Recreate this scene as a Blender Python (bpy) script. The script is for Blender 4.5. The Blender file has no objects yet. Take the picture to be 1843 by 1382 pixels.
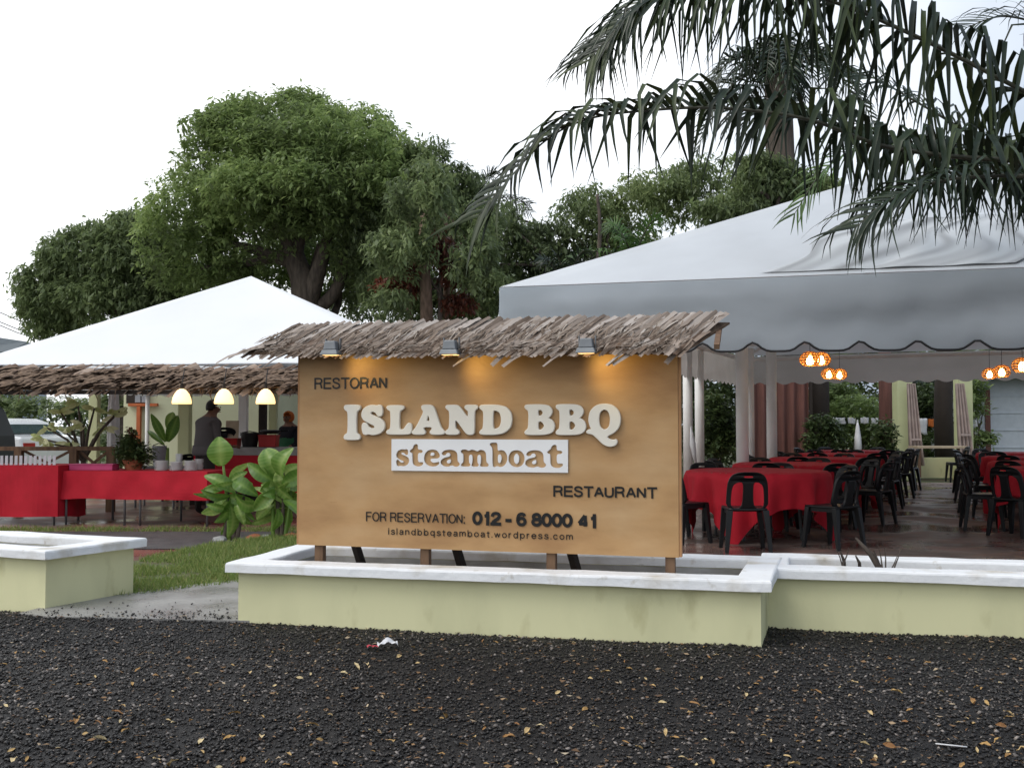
import bpy, bmesh, math, random
import numpy as np
from mathutils import Vector, Matrix, noise
random.seed(7); rng = np.random.default_rng(7)
scene = bpy.context.scene
R = math.radians
# ------------------------------------------------------------------ camera, sky, sun, exposure
F = 1850.0; CX, CY = 921.5, 691.0; CAMH = 1.2; PITCH = math.atan(74 / F)
cam = bpy.data.cameras.new('camera'); camo = bpy.data.objects.new('camera', cam)
scene.collection.objects.link(camo); scene.camera = camo
cam.sensor_width = 36; cam.lens = F / 1843 * 36; cam.clip_start = 0.05; cam.clip_end = 3000
camo.location = (0, 0, CAMH); camo.rotation_euler = (math.pi / 2 + PITCH, 0, 0)
SUN_EL, SUN_AZ = 58, -55          # degrees; azimuth from +Y towards +X
w = bpy.data.worlds.new('World'); scene.world = w; w.use_nodes = True
nt = w.node_tree; nt.nodes.clear()
wo = nt.nodes.new('ShaderNodeOutputWorld'); bg = nt.nodes.new('ShaderNodeBackground')
sky = nt.nodes.new('ShaderNodeTexSky'); sky.sky_type = 'NISHITA'; sky.sun_disc = False
sky.sun_elevation = R(SUN_EL); sky.sun_rotation = R(SUN_AZ); sky.air_density = 1.5; sky.dust_density = 4
mix = nt.nodes.new('ShaderNodeMixRGB'); mix.inputs[0].default_value = 0.86
cn = nt.nodes.new('ShaderNodeTexNoise'); cn.inputs['Scale'].default_value = 1.6; cn.inputs['Detail'].default_value = 5
cr = nt.nodes.new('ShaderNodeValToRGB')
cr.color_ramp.elements[0].position = .40; cr.color_ramp.elements[0].color = (4.0, 4.7, 5.8, 1)
cr.color_ramp.elements[1].position = .62; cr.color_ramp.elements[1].color = (11.6, 11.8, 12.0, 1)
tc = nt.nodes.new('ShaderNodeTexCoord')
sx_ = nt.nodes.new('ShaderNodeSeparateXYZ'); nt.links.new(tc.outputs['Generated'], sx_.inputs[0]); nt.links.new(tc.outputs['Generated'], cn.inputs['Vector'])
ma = nt.nodes.new('ShaderNodeMath'); ma.operation = 'MULTIPLY_ADD'; nt.links.new(sx_.outputs[0], ma.inputs[0]); ma.inputs[1].default_value = -.32
nt.links.new(cn.outputs['Fac'], ma.inputs[2]); nt.links.new(ma.outputs[0], cr.inputs[0])      # thinner, bluer cloud towards the east
nt.links.new(sky.outputs[0], mix.inputs[1]); nt.links.new(cr.outputs[0], mix.inputs[2])
nt.links.new(mix.outputs[0], bg.inputs[0]); bg.inputs[1].default_value = 0.12
nt.links.new(bg.outputs[0], wo.inputs[0])
sl = bpy.data.lights.new('sun', 'SUN'); sl.energy = 0.9; sl.angle = R(25); sl.color = (1, .97, .92)
so = bpy.data.objects.new('sun', sl); scene.collection.objects.link(so)
sd = Vector((math.sin(R(SUN_AZ)) * math.cos(R(SUN_EL)), -abs(math.cos(R(SUN_AZ))) * math.cos(R(SUN_EL)), math.sin(R(SUN_EL))))
sky.sun_rotation = math.atan2(sd.x, sd.y)
so.rotation_euler = sd.to_track_quat('Z', 'Y').to_euler()
scene.view_settings.view_transform = 'Standard'; scene.view_settings.look = 'None'
scene.view_settings.exposure = 0.25; scene.view_settings.gamma = 1
scene.cycles.use_denoising = True; scene.cycles.max_bounces = 6
scene.cycles.transparent_max_bounces = 8; scene.cycles.sample_clamp_indirect = 6

# ------------------------------------------------------------------ helpers
COL = scene.collection
def ray(x, y):
    a, b = (x - CX) / F, (CY - y) / F
    c, s = math.cos(PITCH), math.sin(PITCH)
    return Vector((a, c - b * s, s + b * c))
def P(x, y, d):                    # the point seen at a photo pixel, d metres ahead
    r = ray(x, y); return Vector((0, 0, CAMH)) + r * (d / r.y)
def PZ(x, y, z):
    r = ray(x, y); return Vector((0, 0, CAMH)) + r * ((z - CAMH) / r.z)
def empty(name, loc, rz=0.0):
    o = bpy.data.objects.new(name, None); COL.objects.link(o)
    o.location = loc; o.rotation_euler = (0, 0, rz); return o
def tag(o, label=None, cat=None, group=None, kind=None):
    if label: o['label'] = label
    if cat: o['category'] = cat
    if group: o['group'] = group
    if kind: o['kind'] = kind
    return o
def inv_of(o):
    M = Matrix.Identity(4)
    while o is not None:
        M = Matrix.LocRotScale(o.location, o.rotation_euler, o.scale) @ M; o = o.parent
    return M.inverted()
def link(name, me, parent=None):
    o = bpy.data.objects.new(name, me); COL.objects.link(o)
    if parent is not None: o.parent = parent
    return o
def copy_tree(o, parent=None):
    c = o.copy(); COL.objects.link(c); c.parent = parent
    for ch in [k for k in o.children]: copy_tree(ch, c)
    return c

class MB:
    def __init__(s): s.v = []; s.f = []
    def add(s, vs, fs):
        n = len(s.v); s.v += [tuple(p) for p in vs]; s.f += [tuple(i + n for i in f) for f in fs]; return s
    def box(s, c, d, rz=0.0, M=None, taper=1.0):
        hx, hy, hz = d[0] / 2, d[1] / 2, d[2] / 2
        pts = [Vector((x * hx * (taper if z > 0 else 1), y * hy * (taper if z > 0 else 1), z * hz)) for z in (-1, 1) for y in (-1, 1) for x in (-1, 1)]
        rot = M if M is not None else Matrix.Rotation(rz, 3, 'Z')
        c = Vector(c); pts = [rot @ p + c for p in pts]
        return s.add(pts, [(0, 2, 3, 1), (4, 5, 7, 6), (0, 1, 5, 4), (1, 3, 7, 5), (3, 2, 6, 7), (2, 0, 4, 6)])
    def beam(s, a, b, w, h=None, up=(0, 0, 1)):
        h = h or w; a, b = Vector(a), Vector(b); t = (b - a); L = t.length; t.normalize()
        u = Vector(up)
        if abs(t.dot(u)) > .98: u = Vector((0, 1, 0))
        x = t.cross(u).normalized(); z = x.cross(t)
        return s.box((a + b) / 2, (w, L, h), M=Matrix((x, t, z)).transposed())
    def tube(s, pts, rad, n=8, caps=True, flat=1.0):
        pts = [Vector(p) for p in pts]
        if not hasattr(rad, '__len__'): rad = [rad] * len(pts)
        rings = []; prev = None
        for i, p in enumerate(pts):
            t = (pts[min(i + 1, len(pts) - 1)] - pts[max(i - 1, 0)])
            if t.length < 1e-9: t = Vector((0, 0, 1))
            t.normalize()
            if prev is None:
                prev = t.cross(Vector((0, 0, 1)) if abs(t.z) < .9 else Vector((1, 0, 0))).normalized()
            x = (prev - t * prev.dot(t)).normalized(); prev = x; y = t.cross(x)
            rings.append([p + (x * math.cos(k * 2 * math.pi / n) + y * math.sin(k * 2 * math.pi / n) * flat) * rad[i] for k in range(n)])
        vs = [q for r_ in rings for q in r_]; fs = []
        for i in range(len(pts) - 1):
            for k in range(n):
                fs.append((i * n + k, i * n + (k + 1) % n, (i + 1) * n + (k + 1) % n, (i + 1) * n + k))
        if caps: fs.append(tuple(range(n))[::-1]); fs.append(tuple((len(pts) - 1) * n + k for k in range(n)))
        return s.add(vs, fs)
    def lathe(s, prof, c=(0, 0, 0), n=16, sx=1, sy=1):
        c = Vector(c); vs = []; fs = []
        for r_, z in prof:
            for k in range(n):
                a = 2 * math.pi * k / n; vs.append(c + Vector((r_ * math.cos(a) * sx, r_ * math.sin(a) * sy, z)))
        for i in range(len(prof) - 1):
            for k in range(n):
                fs.append((i * n + k, i * n + (k + 1) % n, (i + 1) * n + (k + 1) % n, (i + 1) * n + k))
        fs.append(tuple(range(n))[::-1]); fs.append(tuple((len(prof) - 1) * n + k for k in range(n)))
        return s.add(vs, fs)
    def prism(s, poly, z0, z1):      # xy polygon, extruded
        n = len(poly)
        vs = [(p[0], p[1], z0) for p in poly] + [(p[0], p[1], z1) for p in poly]
        fs = [tuple(range(n))[::-1], tuple(range(n, 2 * n))] + [(i, (i + 1) % n, n + (i + 1) % n, n + i) for i in range(n)]
        return s.add(vs, fs)
    def grid(s, fn, nu, nv):
        vs = [fn(i / nu, j / nv) for j in range(nv + 1) for i in range(nu + 1)]
        fs = [(j * (nu + 1) + i, j * (nu + 1) + i + 1, (j + 1) * (nu + 1) + i + 1, (j + 1) * (nu + 1) + i) for j in range(nv) for i in range(nu)]
        return s.add(vs, fs)
    def mesh(s, name, mat, smooth=False):
        me = bpy.data.meshes.new(name); me.from_pydata(s.v, [], s.f)
        if mat is not None: me.materials.append(mat)
        if smooth: me.polygons.foreach_set('use_smooth', [True] * len(me.polygons))
        me.update(); return me
    def build(s, name, mat, parent=None, smooth=False, world=False, bevel=0, solid=0):
        if world and parent is not None:
            M = inv_of(parent); s.v = [tuple(M @ Vector(p)) for p in s.v]
        o = link(name, s.mesh(name, mat, smooth), parent)
        if solid: m = o.modifiers.new('solid', 'SOLIDIFY'); m.thickness = solid; m.offset = 0
        if bevel: m = o.modifiers.new('bevel', 'BEVEL'); m.width = bevel; m.segments = 2; m.limit_method = 'ANGLE'
        return o

def np_mesh(name, V, Fq, mat, attr=None):     # big meshes from numpy: V (n,3), Fq (m,k)
    me = bpy.data.meshes.new(name); k = Fq.shape[1]; m = len(Fq)
    me.vertices.add(len(V)); me.vertices.foreach_set('co', np.ascontiguousarray(V, dtype=np.float32).ravel())
    me.loops.add(m * k); me.loops.foreach_set('vertex_index', np.ascontiguousarray(Fq, dtype=np.int32).ravel())
    me.polygons.add(m); me.polygons.foreach_set('loop_start', np.arange(0, m * k, k, dtype=np.int32))
    if attr is not None:
        a = me.attributes.new('v', 'FLOAT', 'POINT'); a.data.foreach_set('value', attr.astype(np.float32))
    if mat is not None: me.materials.append(mat)
    me.update(calc_edges=True); me.validate(); return me

def catmull(pts, per=6):
    pts = [Vector(p) for p in pts]; out = []
    for i in range(len(pts) - 1):
        p0 = pts[max(i - 1, 0)]; p1 = pts[i]; p2 = pts[i + 1]; p3 = pts[min(i + 2, len(pts) - 1)]
        for k in range(per):
            t = k / per
            out.append(.5 * ((2 * p1) + (p2 - p0) * t + (2 * p0 - 5 * p1 + 4 * p2 - p3) * t * t + (3 * p1 - p0 - 3 * p2 + p3) * t ** 3))
    out.append(pts[-1]); return out

# ------------------------------------------------------------------ materials
def mat(name, c, c2=None, rough=.65, scale=6.0, bump=0.0, bscale=None, spec=.35, metal=0, attr=False, obj_rand=False,
        stretch=None, transl=0.0, emit=None, estr=0, detail=4, gen=False, third=None, rough2=None, coat=0, trans=0, lo=.35, hi=.65):
    m = bpy.data.materials.new(name); m.use_nodes = True; n = m.node_tree; b = n.nodes['Principled BSDF']
    c2 = c2 or tuple(x * .8 for x in c)
    ramp = n.nodes.new('ShaderNodeValToRGB'); e = ramp.color_ramp.elements
    e[0].color = (*c2, 1); e[1].color = (*c, 1)
    if third: k = ramp.color_ramp.elements.new(.5); k.color = (*c, 1); e[-1].color = (*third, 1)
    tcn = n.nodes.new('ShaderNodeTexCoord'); vec = tcn.outputs['Object']
    if stretch:
        mp = n.nodes.new('ShaderNodeMapping'); mp.inputs['Scale'].default_value = stretch
        n.links.new(vec, mp.inputs[0]); vec = mp.outputs[0]
    no = n.nodes.new('ShaderNodeTexNoise'); no.inputs['Scale'].default_value = scale; no.inputs['Detail'].default_value = detail
    n.links.new(vec, no.inputs['Vector'])
    if attr:
        at = n.nodes.new('ShaderNodeAttribute'); at.attribute_name = 'v'; n.links.new(at.outputs['Fac'], ramp.inputs[0])
    elif obj_rand:
        oi = n.nodes.new('ShaderNodeObjectInfo'); ad = n.nodes.new('ShaderNodeMath'); ad.operation = 'MULTIPLY_ADD'
        n.links.new(no.outputs['Fac'], ad.inputs[0]); ad.inputs[1].default_value = .7
        sb = n.nodes.new('ShaderNodeMath'); sb.operation = 'SUBTRACT'; n.links.new(oi.outputs['Random'], sb.inputs[0]); sb.inputs[1].default_value = .35
        n.links.new(sb.outputs[0], ad.inputs[2]); n.links.new(ad.outputs[0], ramp.inputs[0])
    else:
        e[0].position = lo; e[-1].position = hi; n.links.new(no.outputs['Fac'], ramp.inputs[0])
    n.links.new(ramp.outputs[0], b.inputs['Base Color'])
    b.inputs['Roughness'].default_value = rough; b.inputs['Specular IOR Level'].default_value = spec; b.inputs['Metallic'].default_value = metal
    if rough2 is not None:
        mr = n.nodes.new('ShaderNodeMapRange'); n.links.new(no.outputs['Fac'], mr.inputs[0])
        mr.inputs[1].default_value = .4; mr.inputs[2].default_value = .6; mr.inputs[3].default_value = rough2; mr.inputs[4].default_value = rough
        n.links.new(mr.outputs[0], b.inputs['Roughness'])
    if coat: b.inputs['Coat Weight'].default_value = coat; b.inputs['Coat Roughness'].default_value = .15
    if trans: b.inputs['Transmission Weight'].default_value = trans
    if emit: b.inputs['Emission Color'].default_value = (*emit, 1); b.inputs['Emission Strength'].default_value = estr
    if bump:
        bn = n.nodes.new('ShaderNodeTexNoise'); bn.inputs['Scale'].default_value = bscale or scale * 6; bn.inputs['Detail'].default_value = 5
        n.links.new(vec, bn.inputs['Vector'])
        bp = n.nodes.new('ShaderNodeBump'); bp.inputs['Strength'].default_value = bump; bp.inputs['Distance'].default_value = .02
        n.links.new(bn.outputs['Fac'], bp.inputs['Height']); n.links.new(bp.outputs[0], b.inputs['Normal'])
    if transl:
        tr = n.nodes.new('ShaderNodeBsdfTranslucent'); n.links.new(ramp.outputs[0], tr.inputs[0])
        mx = n.nodes.new('ShaderNodeMixShader'); mx.inputs[0].default_value = transl
        n.links.new(b.outputs[0], mx.inputs[1]); n.links.new(tr.outputs[0], mx.inputs[2])
        n.links.new(mx.outputs[0], n.nodes['Material Output'].inputs[0])
    return m
def brick_mat(name, c1, c2, mortar, bw, bh, wet=.3, rot=0.0, extra=None):
    m = mat(name, c1, c2, rough=.6, rough2=wet, scale=.9); n = m.node_tree; b = n.nodes['Principled BSDF']
    br = n.nodes.new('ShaderNodeTexBrick'); br.inputs['Scale'].default_value = 1
    br.inputs['Color1'].default_value = (*c1, 1); br.inputs['Color2'].default_value = (*c2, 1); br.inputs['Mortar'].default_value = (*mortar, 1)
    br.inputs['Brick Width'].default_value = bw; br.inputs['Row Height'].default_value = bh; br.inputs['Mortar Size'].default_value = .008
    t = n.nodes.new('ShaderNodeTexCoord'); mp = n.nodes.new('ShaderNodeMapping'); mp.inputs['Rotation'].default_value = (0, 0, rot)
    n.links.new(t.outputs['Object'], mp.inputs[0]); n.links.new(mp.outputs[0], br.inputs['Vector'])
    ns = n.nodes.new('ShaderNodeTexNoise'); ns.inputs['Scale'].default_value = 1.3; n.links.new(t.outputs['Object'], ns.inputs['Vector'])
    rp = n.nodes.new('ShaderNodeValToRGB'); rp.color_ramp.elements[0].position = .35; rp.color_ramp.elements[1].position = .7
    rp.color_ramp.elements[0].color = (.55, .55, .55, 1); rp.color_ramp.elements[1].color = (1.15, 1.1, 1.05, 1)
    n.links.new(ns.outputs['Fac'], rp.inputs[0])
    mu = n.nodes.new('ShaderNodeMixRGB'); mu.blend_type = 'MULTIPLY'; mu.inputs[0].default_value = 1
    n.links.new(br.outputs['Color'], mu.inputs[1]); n.links.new(rp.outputs[0], mu.inputs[2]); n.links.new(mu.outputs[0], b.inputs['Base Color'])
    return m

Mt = {}
Mt['gravel'] = mat('gravel', (.027, .023, .021), (.0075, .007, .007), rough=.42, attr=True, third=(.26, .225, .20), spec=.4)
e = Mt['gravel'].node_tree.nodes['Color Ramp'].color_ramp.elements; e[1].position = .6
Mt['yard'] = mat('yard', (.016, .014, .013), (.008, .0072, .007), rough=.7, scale=25, bump=.6, bscale=90)
Mt['earth'] = mat('earth', (.06, .09, .03), (.09, .07, .04), rough=.9, scale=.5, bump=.3)
Mt['soil'] = mat('soil', (.10, .075, .055), (.05, .038, .03), rough=.9, scale=9, bump=.6)
Mt['green_paint'] = mat('green_paint', (.68, .66, .40), (.53, .52, .31), rough=.7, scale=1.5, stretch=(1, 1, .45), detail=9, lo=.25, hi=.55, bump=.12, bscale=25)
Mt['white_paint'] = mat('white_paint', (.80, .81, .82), (.55, .51, .44), rough=.55, detail=9, scale=3.0, bump=.25, bscale=22, lo=.30, hi=.46)
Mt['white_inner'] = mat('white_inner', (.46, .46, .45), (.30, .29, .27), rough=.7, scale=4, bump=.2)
Mt['concrete'] = mat('concrete', (.30, .29, .27), (.17, .165, .16), rough=.5, rough2=.25, scale=2.2, bump=.25, bscale=40)
Mt['tarmac'] = mat('tarmac', (.085, .082, .08), (.05, .05, .05), rough=.5, scale=6, bump=.4, bscale=90)
Mt['lawn'] = mat('lawn', (.075, .10, .032), (.10, .085, .04), rough=.9, scale=3, bump=.4)
Mt['grass'] = mat('grass', (.21, .28, .075), (.12, .19, .04), rough=.6, attr=True, third=(.42, .38, .15), transl=.35)
Mt['brick'] = brick_mat('brick', (.23, .10, .075), (.17, .085, .07), (.13, .11, .10), .22, .11, wet=.22, rot=.35)
Mt['dine'] = brick_mat('dine', (.23, .14, .12), (.20, .16, .145), (.14, .125, .12), .5, .24, wet=.12, rot=-.42)
Mt['ply'] = mat('ply', (.455, .275, .125), (.335, .185, .08), rough=.55, scale=2.0, stretch=(.8, 1, 1.7), bump=.05, bscale=30, lo=.32, hi=.68, third=(.51, .335, .175), detail=10)
def overlay(m, scale, stretch, lo, hi, p0, p1):      # a second, finer grain multiplied over a material's colour
    n = m.node_tree; b = n.nodes['Principled BSDF']; src = b.inputs['Base Color'].links[0].from_socket
    t = n.nodes.new('ShaderNodeTexCoord'); mp = n.nodes.new('ShaderNodeMapping'); mp.inputs['Scale'].default_value = stretch; no = n.nodes.new('ShaderNodeTexNoise'); no.inputs['Scale'].default_value = scale; no.inputs['Detail'].default_value = 8
    n.links.new(t.outputs['Object'], mp.inputs[0]); n.links.new(mp.outputs[0], no.inputs['Vector']); rp = n.nodes.new('ShaderNodeValToRGB'); e_ = rp.color_ramp.elements
    e_[0].position, e_[1].position = p0, p1; e_[0].color = (*lo, 1); e_[1].color = (*hi, 1); n.links.new(no.outputs['Fac'], rp.inputs[0])
    mu = n.nodes.new('ShaderNodeMixRGB'); mu.blend_type = 'MULTIPLY'; mu.inputs[0].default_value = 1; n.links.new(src, mu.inputs[1]); n.links.new(rp.outputs[0], mu.inputs[2]); n.links.new(mu.outputs[0], b.inputs['Base Color'])
overlay(Mt['ply'], 4, (.8, 1, 2.6), (.93, .91, .88), (1.04, 1.03, 1.02), .33, .62)
overlay(Mt['ply'], 7, (.9, 1, 2.4), (.45, .36, .28), (1, 1, 1), .20, .30)
overlay(Mt['green_paint'], 5, (1, 1, .5), (.72, .70, .62), (1, 1, 1), .25, .42)
overlay(Mt['white_paint'], 14, (1, 1, 1), (.74, .70, .64), (1, 1, 1), .26, .38)
Mt['ply_edge'] = mat('ply_edge', (.42, .22, .10), rough=.7)
Mt['timber'] = mat('timber', (.20, .12, .07), (.12, .07, .045), rough=.8, scale=5, stretch=(4, 4, .6), bump=.2)
Mt['timber_dark'] = mat('timber_dark', (.032, .024, .019), rough=.8, scale=5)
Mt['cream'] = mat('cream', (.80, .76, .67), (.76, .72, .63), rough=.5)
Mt['white_board'] = mat('white_board', (.82, .82, .82), (.78, .78, .78), rough=.45)
Mt['ink'] = mat('ink', (.012, .012, .012), rough=.4)
Mt['thatch'] = mat('thatch', (.31, .255, .215), (.10, .068, .048), rough=.8, scale=30, stretch=(3, .15, 3), obj_rand=True, third=(.45, .40, .36), bump=.3, bscale=60)
Mt['thatch2'] = mat('thatch2', (.25, .165, .115), (.085, .05, .034), rough=.8, scale=30, stretch=(3, .15, 3), obj_rand=True, third=(.42, .32, .25), bump=.3, bscale=60)
Mt['thatch_mass'] = mat('thatch_mass', (.22, .15, .10), (.09, .055, .035), rough=.85, scale=18)
Mt['canvas'] = mat('canvas', (.60, .63, .66), (.53, .555, .58), rough=.4, scale=1.0, stretch=(1, 1, .3), detail=6, transl=.15, spec=.4)
Mt['canvas_white'] = mat('canvas_white', (.86, .87, .88), (.83, .84, .85), rough=.5, scale=1.0, transl=.12)
Mt['flap'] = mat('flap', (.50, .56, .62), (.40, .45, .50), rough=.5, scale=.8, transl=.4, spec=.5, stretch=(1, 1, 2.5), lo=.3, hi=.7)
Mt['valance'] = mat('valance', (.60, .57, .54), (.53, .50, .47), rough=.6, scale=1.5, transl=.4)
Mt['black_trim'] = mat('black_trim', (.015, .015, .017), rough=.6)
Mt['post'] = mat('post', (.82, .81, .79), (.74, .73, .70), rough=.5, scale=3)
Mt['pale_post'] = mat('pale_post', (.55, .58, .33), (.50, .53, .30), rough=.6, scale=3)
Mt['steel'] = mat('steel', (.22, .23, .24), (.15, .155, .16), rough=.4, metal=.5, scale=6)
Mt['aluminium'] = mat('aluminium', (.22, .235, .25), (.15, .16, .17), rough=.5, metal=.4)
Mt['red_cloth'] = mat('red_cloth', (.47, .009, .024), (.40, .007, .018), rough=.8, scale=5, bump=.1, bscale=60)
Mt['black_plastic'] = mat('black_plastic', (.009, .0095, .011), (.006, .0065, .0075), rough=.38, spec=.3, scale=5)
Mt['tabletop'] = mat('tabletop', (.20, .15, .11), rough=.6)
Mt['china'] = mat('china', (.66, .66, .66), (.55, .55, .55), rough=.3)
Mt['pink'] = mat('pink', (.50, .06, .17), rough=.5)
Mt['maroon'] = mat('maroon', (.17, .075, .06), (.12, .055, .045), rough=.9, scale=3, stretch=(6, 6, .5))
Mt['curtain'] = mat('curtain', (.44, .36, .33), (.30, .24, .22), rough=.85, scale=3)
Mt['bark'] = mat('bark', (.12, .095, .075), (.06, .048, .04), rough=.9, scale=5, stretch=(3, 3, .6), bump=.5)
Mt['bark_pale'] = mat('bark_pale', (.22, .15, .11), (.12, .085, .06), rough=.9, scale=5, stretch=(3, 3, .6), bump=.4)
def leafmat(name, dark, midc, light, transl=.2, rough=.45):
    return mat(name, midc, dark, rough=rough, attr=True, third=light, transl=transl, spec=.4)
Mt['mango'] = leafmat('mango', (.125, .16, .07), (.235, .32, .11), (.39, .48, .17), .5)
Mt['mango_dark'] = leafmat('mango_dark', (.105, .135, .07), (.19, .25, .105), (.31, .37, .16), .5)
Mt['bush'] = leafmat('bush', (.035, .055, .025), (.08, .12, .04), (.18, .21, .08), .35)
Mt['jungle'] = leafmat('jungle', (.105, .135, .075), (.20, .26, .11), (.33, .39, .17), .5)
Mt['red_leaf'] = leafmat('red_leaf', (.07, .03, .02), (.17, .05, .028), (.27, .08, .04))
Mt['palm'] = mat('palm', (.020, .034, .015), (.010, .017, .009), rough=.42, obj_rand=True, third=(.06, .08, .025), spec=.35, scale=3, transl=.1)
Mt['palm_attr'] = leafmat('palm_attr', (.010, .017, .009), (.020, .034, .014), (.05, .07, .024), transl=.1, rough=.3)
Mt['palm_bright'] = leafmat('palm_bright', (.03, .06, .02), (.07, .14, .03), (.15, .25, .05))
Mt['rachis'] = mat('rachis', (.075, .075, .05), (.035, .035, .025), rough=.5)
Mt['canna'] = mat('canna', (.20, .33, .06), (.07, .15, .03), rough=.32, obj_rand=True, third=(.40, .52, .16), scale=3, transl=.3, spec=.5)
Mt['canna_attr'] = leafmat('canna_attr', (.035, .085, .018), (.125, .24, .038), (.38, .49, .14), transl=.35, rough=.33)
Mt['frangi'] = leafmat('frangi', (.14, .19, .06), (.25, .31, .11), (.40, .42, .18), transl=.3)
Mt['skin'] = mat('skin', (.20, .10, .06), rough=.5)
Mt['hair'] = mat('hair', (.012, .010, .009), rough=.5)
Mt['grey_shirt'] = mat('grey_shirt', (.115, .105, .108), (.095, .088, .09), rough=.85, scale=4)
Mt['trousers'] = mat('trousers', (.03, .025, .024), rough=.85)
Mt['green_dress'] = mat('green_dress', (.02, .11, .045), rough=.8)
Mt['black_cloth'] = mat('black_cloth', (.012, .012, .018), rough=.9)
Mt['orange'] = mat('orange', (.55, .15, .03), rough=.8)
Mt['orange_paint'] = mat('orange_paint', (.50, .13, .04), rough=.6)
Mt['car_white'] = mat('car_white', (.75, .77, .78), (.72, .74, .75), rough=.25, coat=.6)
Mt['car_black'] = mat('car_black', (.012, .013, .014), rough=.5)
Mt['car_glass'] = mat('car_glass', (.05, .075, .08), rough=.08, spec=.7)
Mt['tyre'] = mat('tyre', (.02, .02, .02), rough=.8)
Mt['rim'] = mat('rim', (.4, .4, .42), rough=.35, metal=.7)
Mt['lamp_glass'] = mat('lamp_glass', (.8, .7, .5), rough=.4, emit=(1, .62, .25), estr=1.5)
Mt['bulb'] = mat('bulb', (1, .8, .5), emit=(1, .62, .22), estr=30)
Mt['rattan'] = mat('rattan', (.62, .36, .12), (.45, .24, .08), rough=.6, transl=.4)
Mt['dead_leaf'] = mat('dead_leaf', (.42, .26, .09), (.25, .12, .045), rough=.7, obj_rand=True, third=(.62, .50, .28))
Mt['fibre'] = mat('fibre', (.26, .20, .155), (.07, .045, .03), rough=.85, attr=True, third=(.46, .41, .36))
Mt['litter'] = mat('litter', (.24, .14, .065), (.08, .045, .03), rough=.8, attr=True, third=(.55, .46, .32))
Mt['paper'] = mat('paper', (.75, .75, .76), rough=.5)
Mt['paper_red'] = mat('paper_red', (.5, .03, .06), rough=.5)
Mt['wood_board'] = mat('wood_board', (.50, .40, .28), rough=.7)
Mt['red_plastic'] = mat('red_plastic', (.42, .02, .018), rough=.4)
Mt['grey_plastic'] = mat('grey_plastic', (.33, .34, .36), rough=.5)
Mt['house_wall'] = mat('house_wall', (.50, .54, .58), (.45, .49, .53), rough=.7)
Mt['cream_wall'] = mat('cream_wall', (.62, .63, .42), (.55, .56, .37), rough=.75, scale=1)
Mt['roof_grey'] = mat('roof_grey', (.10, .12, .13), rough=.7)
Mt['stone'] = mat('stone', (.36, .36, .35), (.25, .25, .24), rough=.7, scale=7)
Mt['terracotta'] = mat('terracotta', (.34, .12, .06), rough=.8)
Mt['glass_dark'] = mat('glass_dark', (.03, .035, .04), rough=.15)
# ------------------------------------------------------------------ ground, yard, paving
def sheet(name, poly, z, m, label=None, thick=None):
    b = MB()
    if thick: b.prism(poly, z - thick, z)
    else: b.add([(p[0], p[1], z) for p in poly], [tuple(range(len(poly)))])
    o = b.build(name, m); tag(o, label, None, None, 'structure'); return o
sheet('ground', [(-600, -60), (600, -60), (600, 1200), (-600, 1200)], -.20, Mt['earth'], 'dark green and brown earth reaching to the horizon')
def gz(x, y):                       # the gravel yard's height: a little bank against the walls
    n1 = noise.noise(Vector((x * .7, y * .7, 0))) * .02 + noise.noise(Vector((x * 3, y * 3, 4))) * .008
    return n1 - .012 - max(0, y - 6.62 + max(0, x) * .2) * .12
b = MB(); b.grid(lambda u, v: (lambda x, y: (x, y, gz(x, y)))(-9 + 18 * u, -4 + 10.95 * v if True else 0), 90, 60)
yard = tag(b.build('ground_gravel_yard', Mt['yard'], smooth=True), 'dark grey wet gravel yard in front of the low walls', None, None, 'structure')
sheet('paving_brick', [(-16, 7.0), (4, 7.0), (4, 24), (-16, 24)], -.09, Mt['brick'], 'wet red brick paving beneath the buffet tables')
sheet('path_tarmac', [(-16, 10.75), (-1.2, 10.75), (-1.2, 12.5), (-16, 12.5)], -.084, Mt['tarmac'], 'dark tarmac strip crossing in front of the buffet')
LAWN = [(-3.9, 7.3), (-3.42, 9.0), (-3.05, 10.5), (-2.4, 11.5), (-.4, 12.2), (.6, 9.6), (.6, 6.8), (-1.3, 7.3), (-2.1, 7.9), (-2.72, 7.3)]
sheet('lawn', LAWN, -.005, Mt['lawn'], 'short lawn patch between the two planter walls', thick=.1)
SLAB = [(-3.15, 6.62), (-2.9, 6.5), (-1.5, 6.35), (-1.2, 8.3), (-2.1, 8.05), (-2.47, 7.74), (-2.72, 7.4), (-3.0, 7.3)]
sheet('pavement', SLAB, .002, Mt['concrete'], 'wet grey concrete slab between the two planters', thick=.12)
TU = Vector((.91, -.415, 0)); TN = Vector((.415, .91, 0)); TC = Vector((-.13, 11.2, 0))
fl = [TC - TU * .4 - TN * 4.4, TC + TU * 16 - TN * 4.4, TC + TU * 16 + TN * 14.6, TC - TU * .4 + TN * 14.6]
sheet('floor', [(p.x, p.y) for p in fl], -.07, Mt['dine'], 'wet dark red brick floor of the dining tent', thick=.12)

def inside(poly, x, y):
    c = False; n = len(poly)
    for i in range(n):
        x1, y1 = poly[i]; x2, y2 = poly[i - 1]
        if (y1 > y) != (y2 > y) and x < (x2 - x1) * (y - y1) / (y2 - y1) + x1: c = not c
    return c
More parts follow.
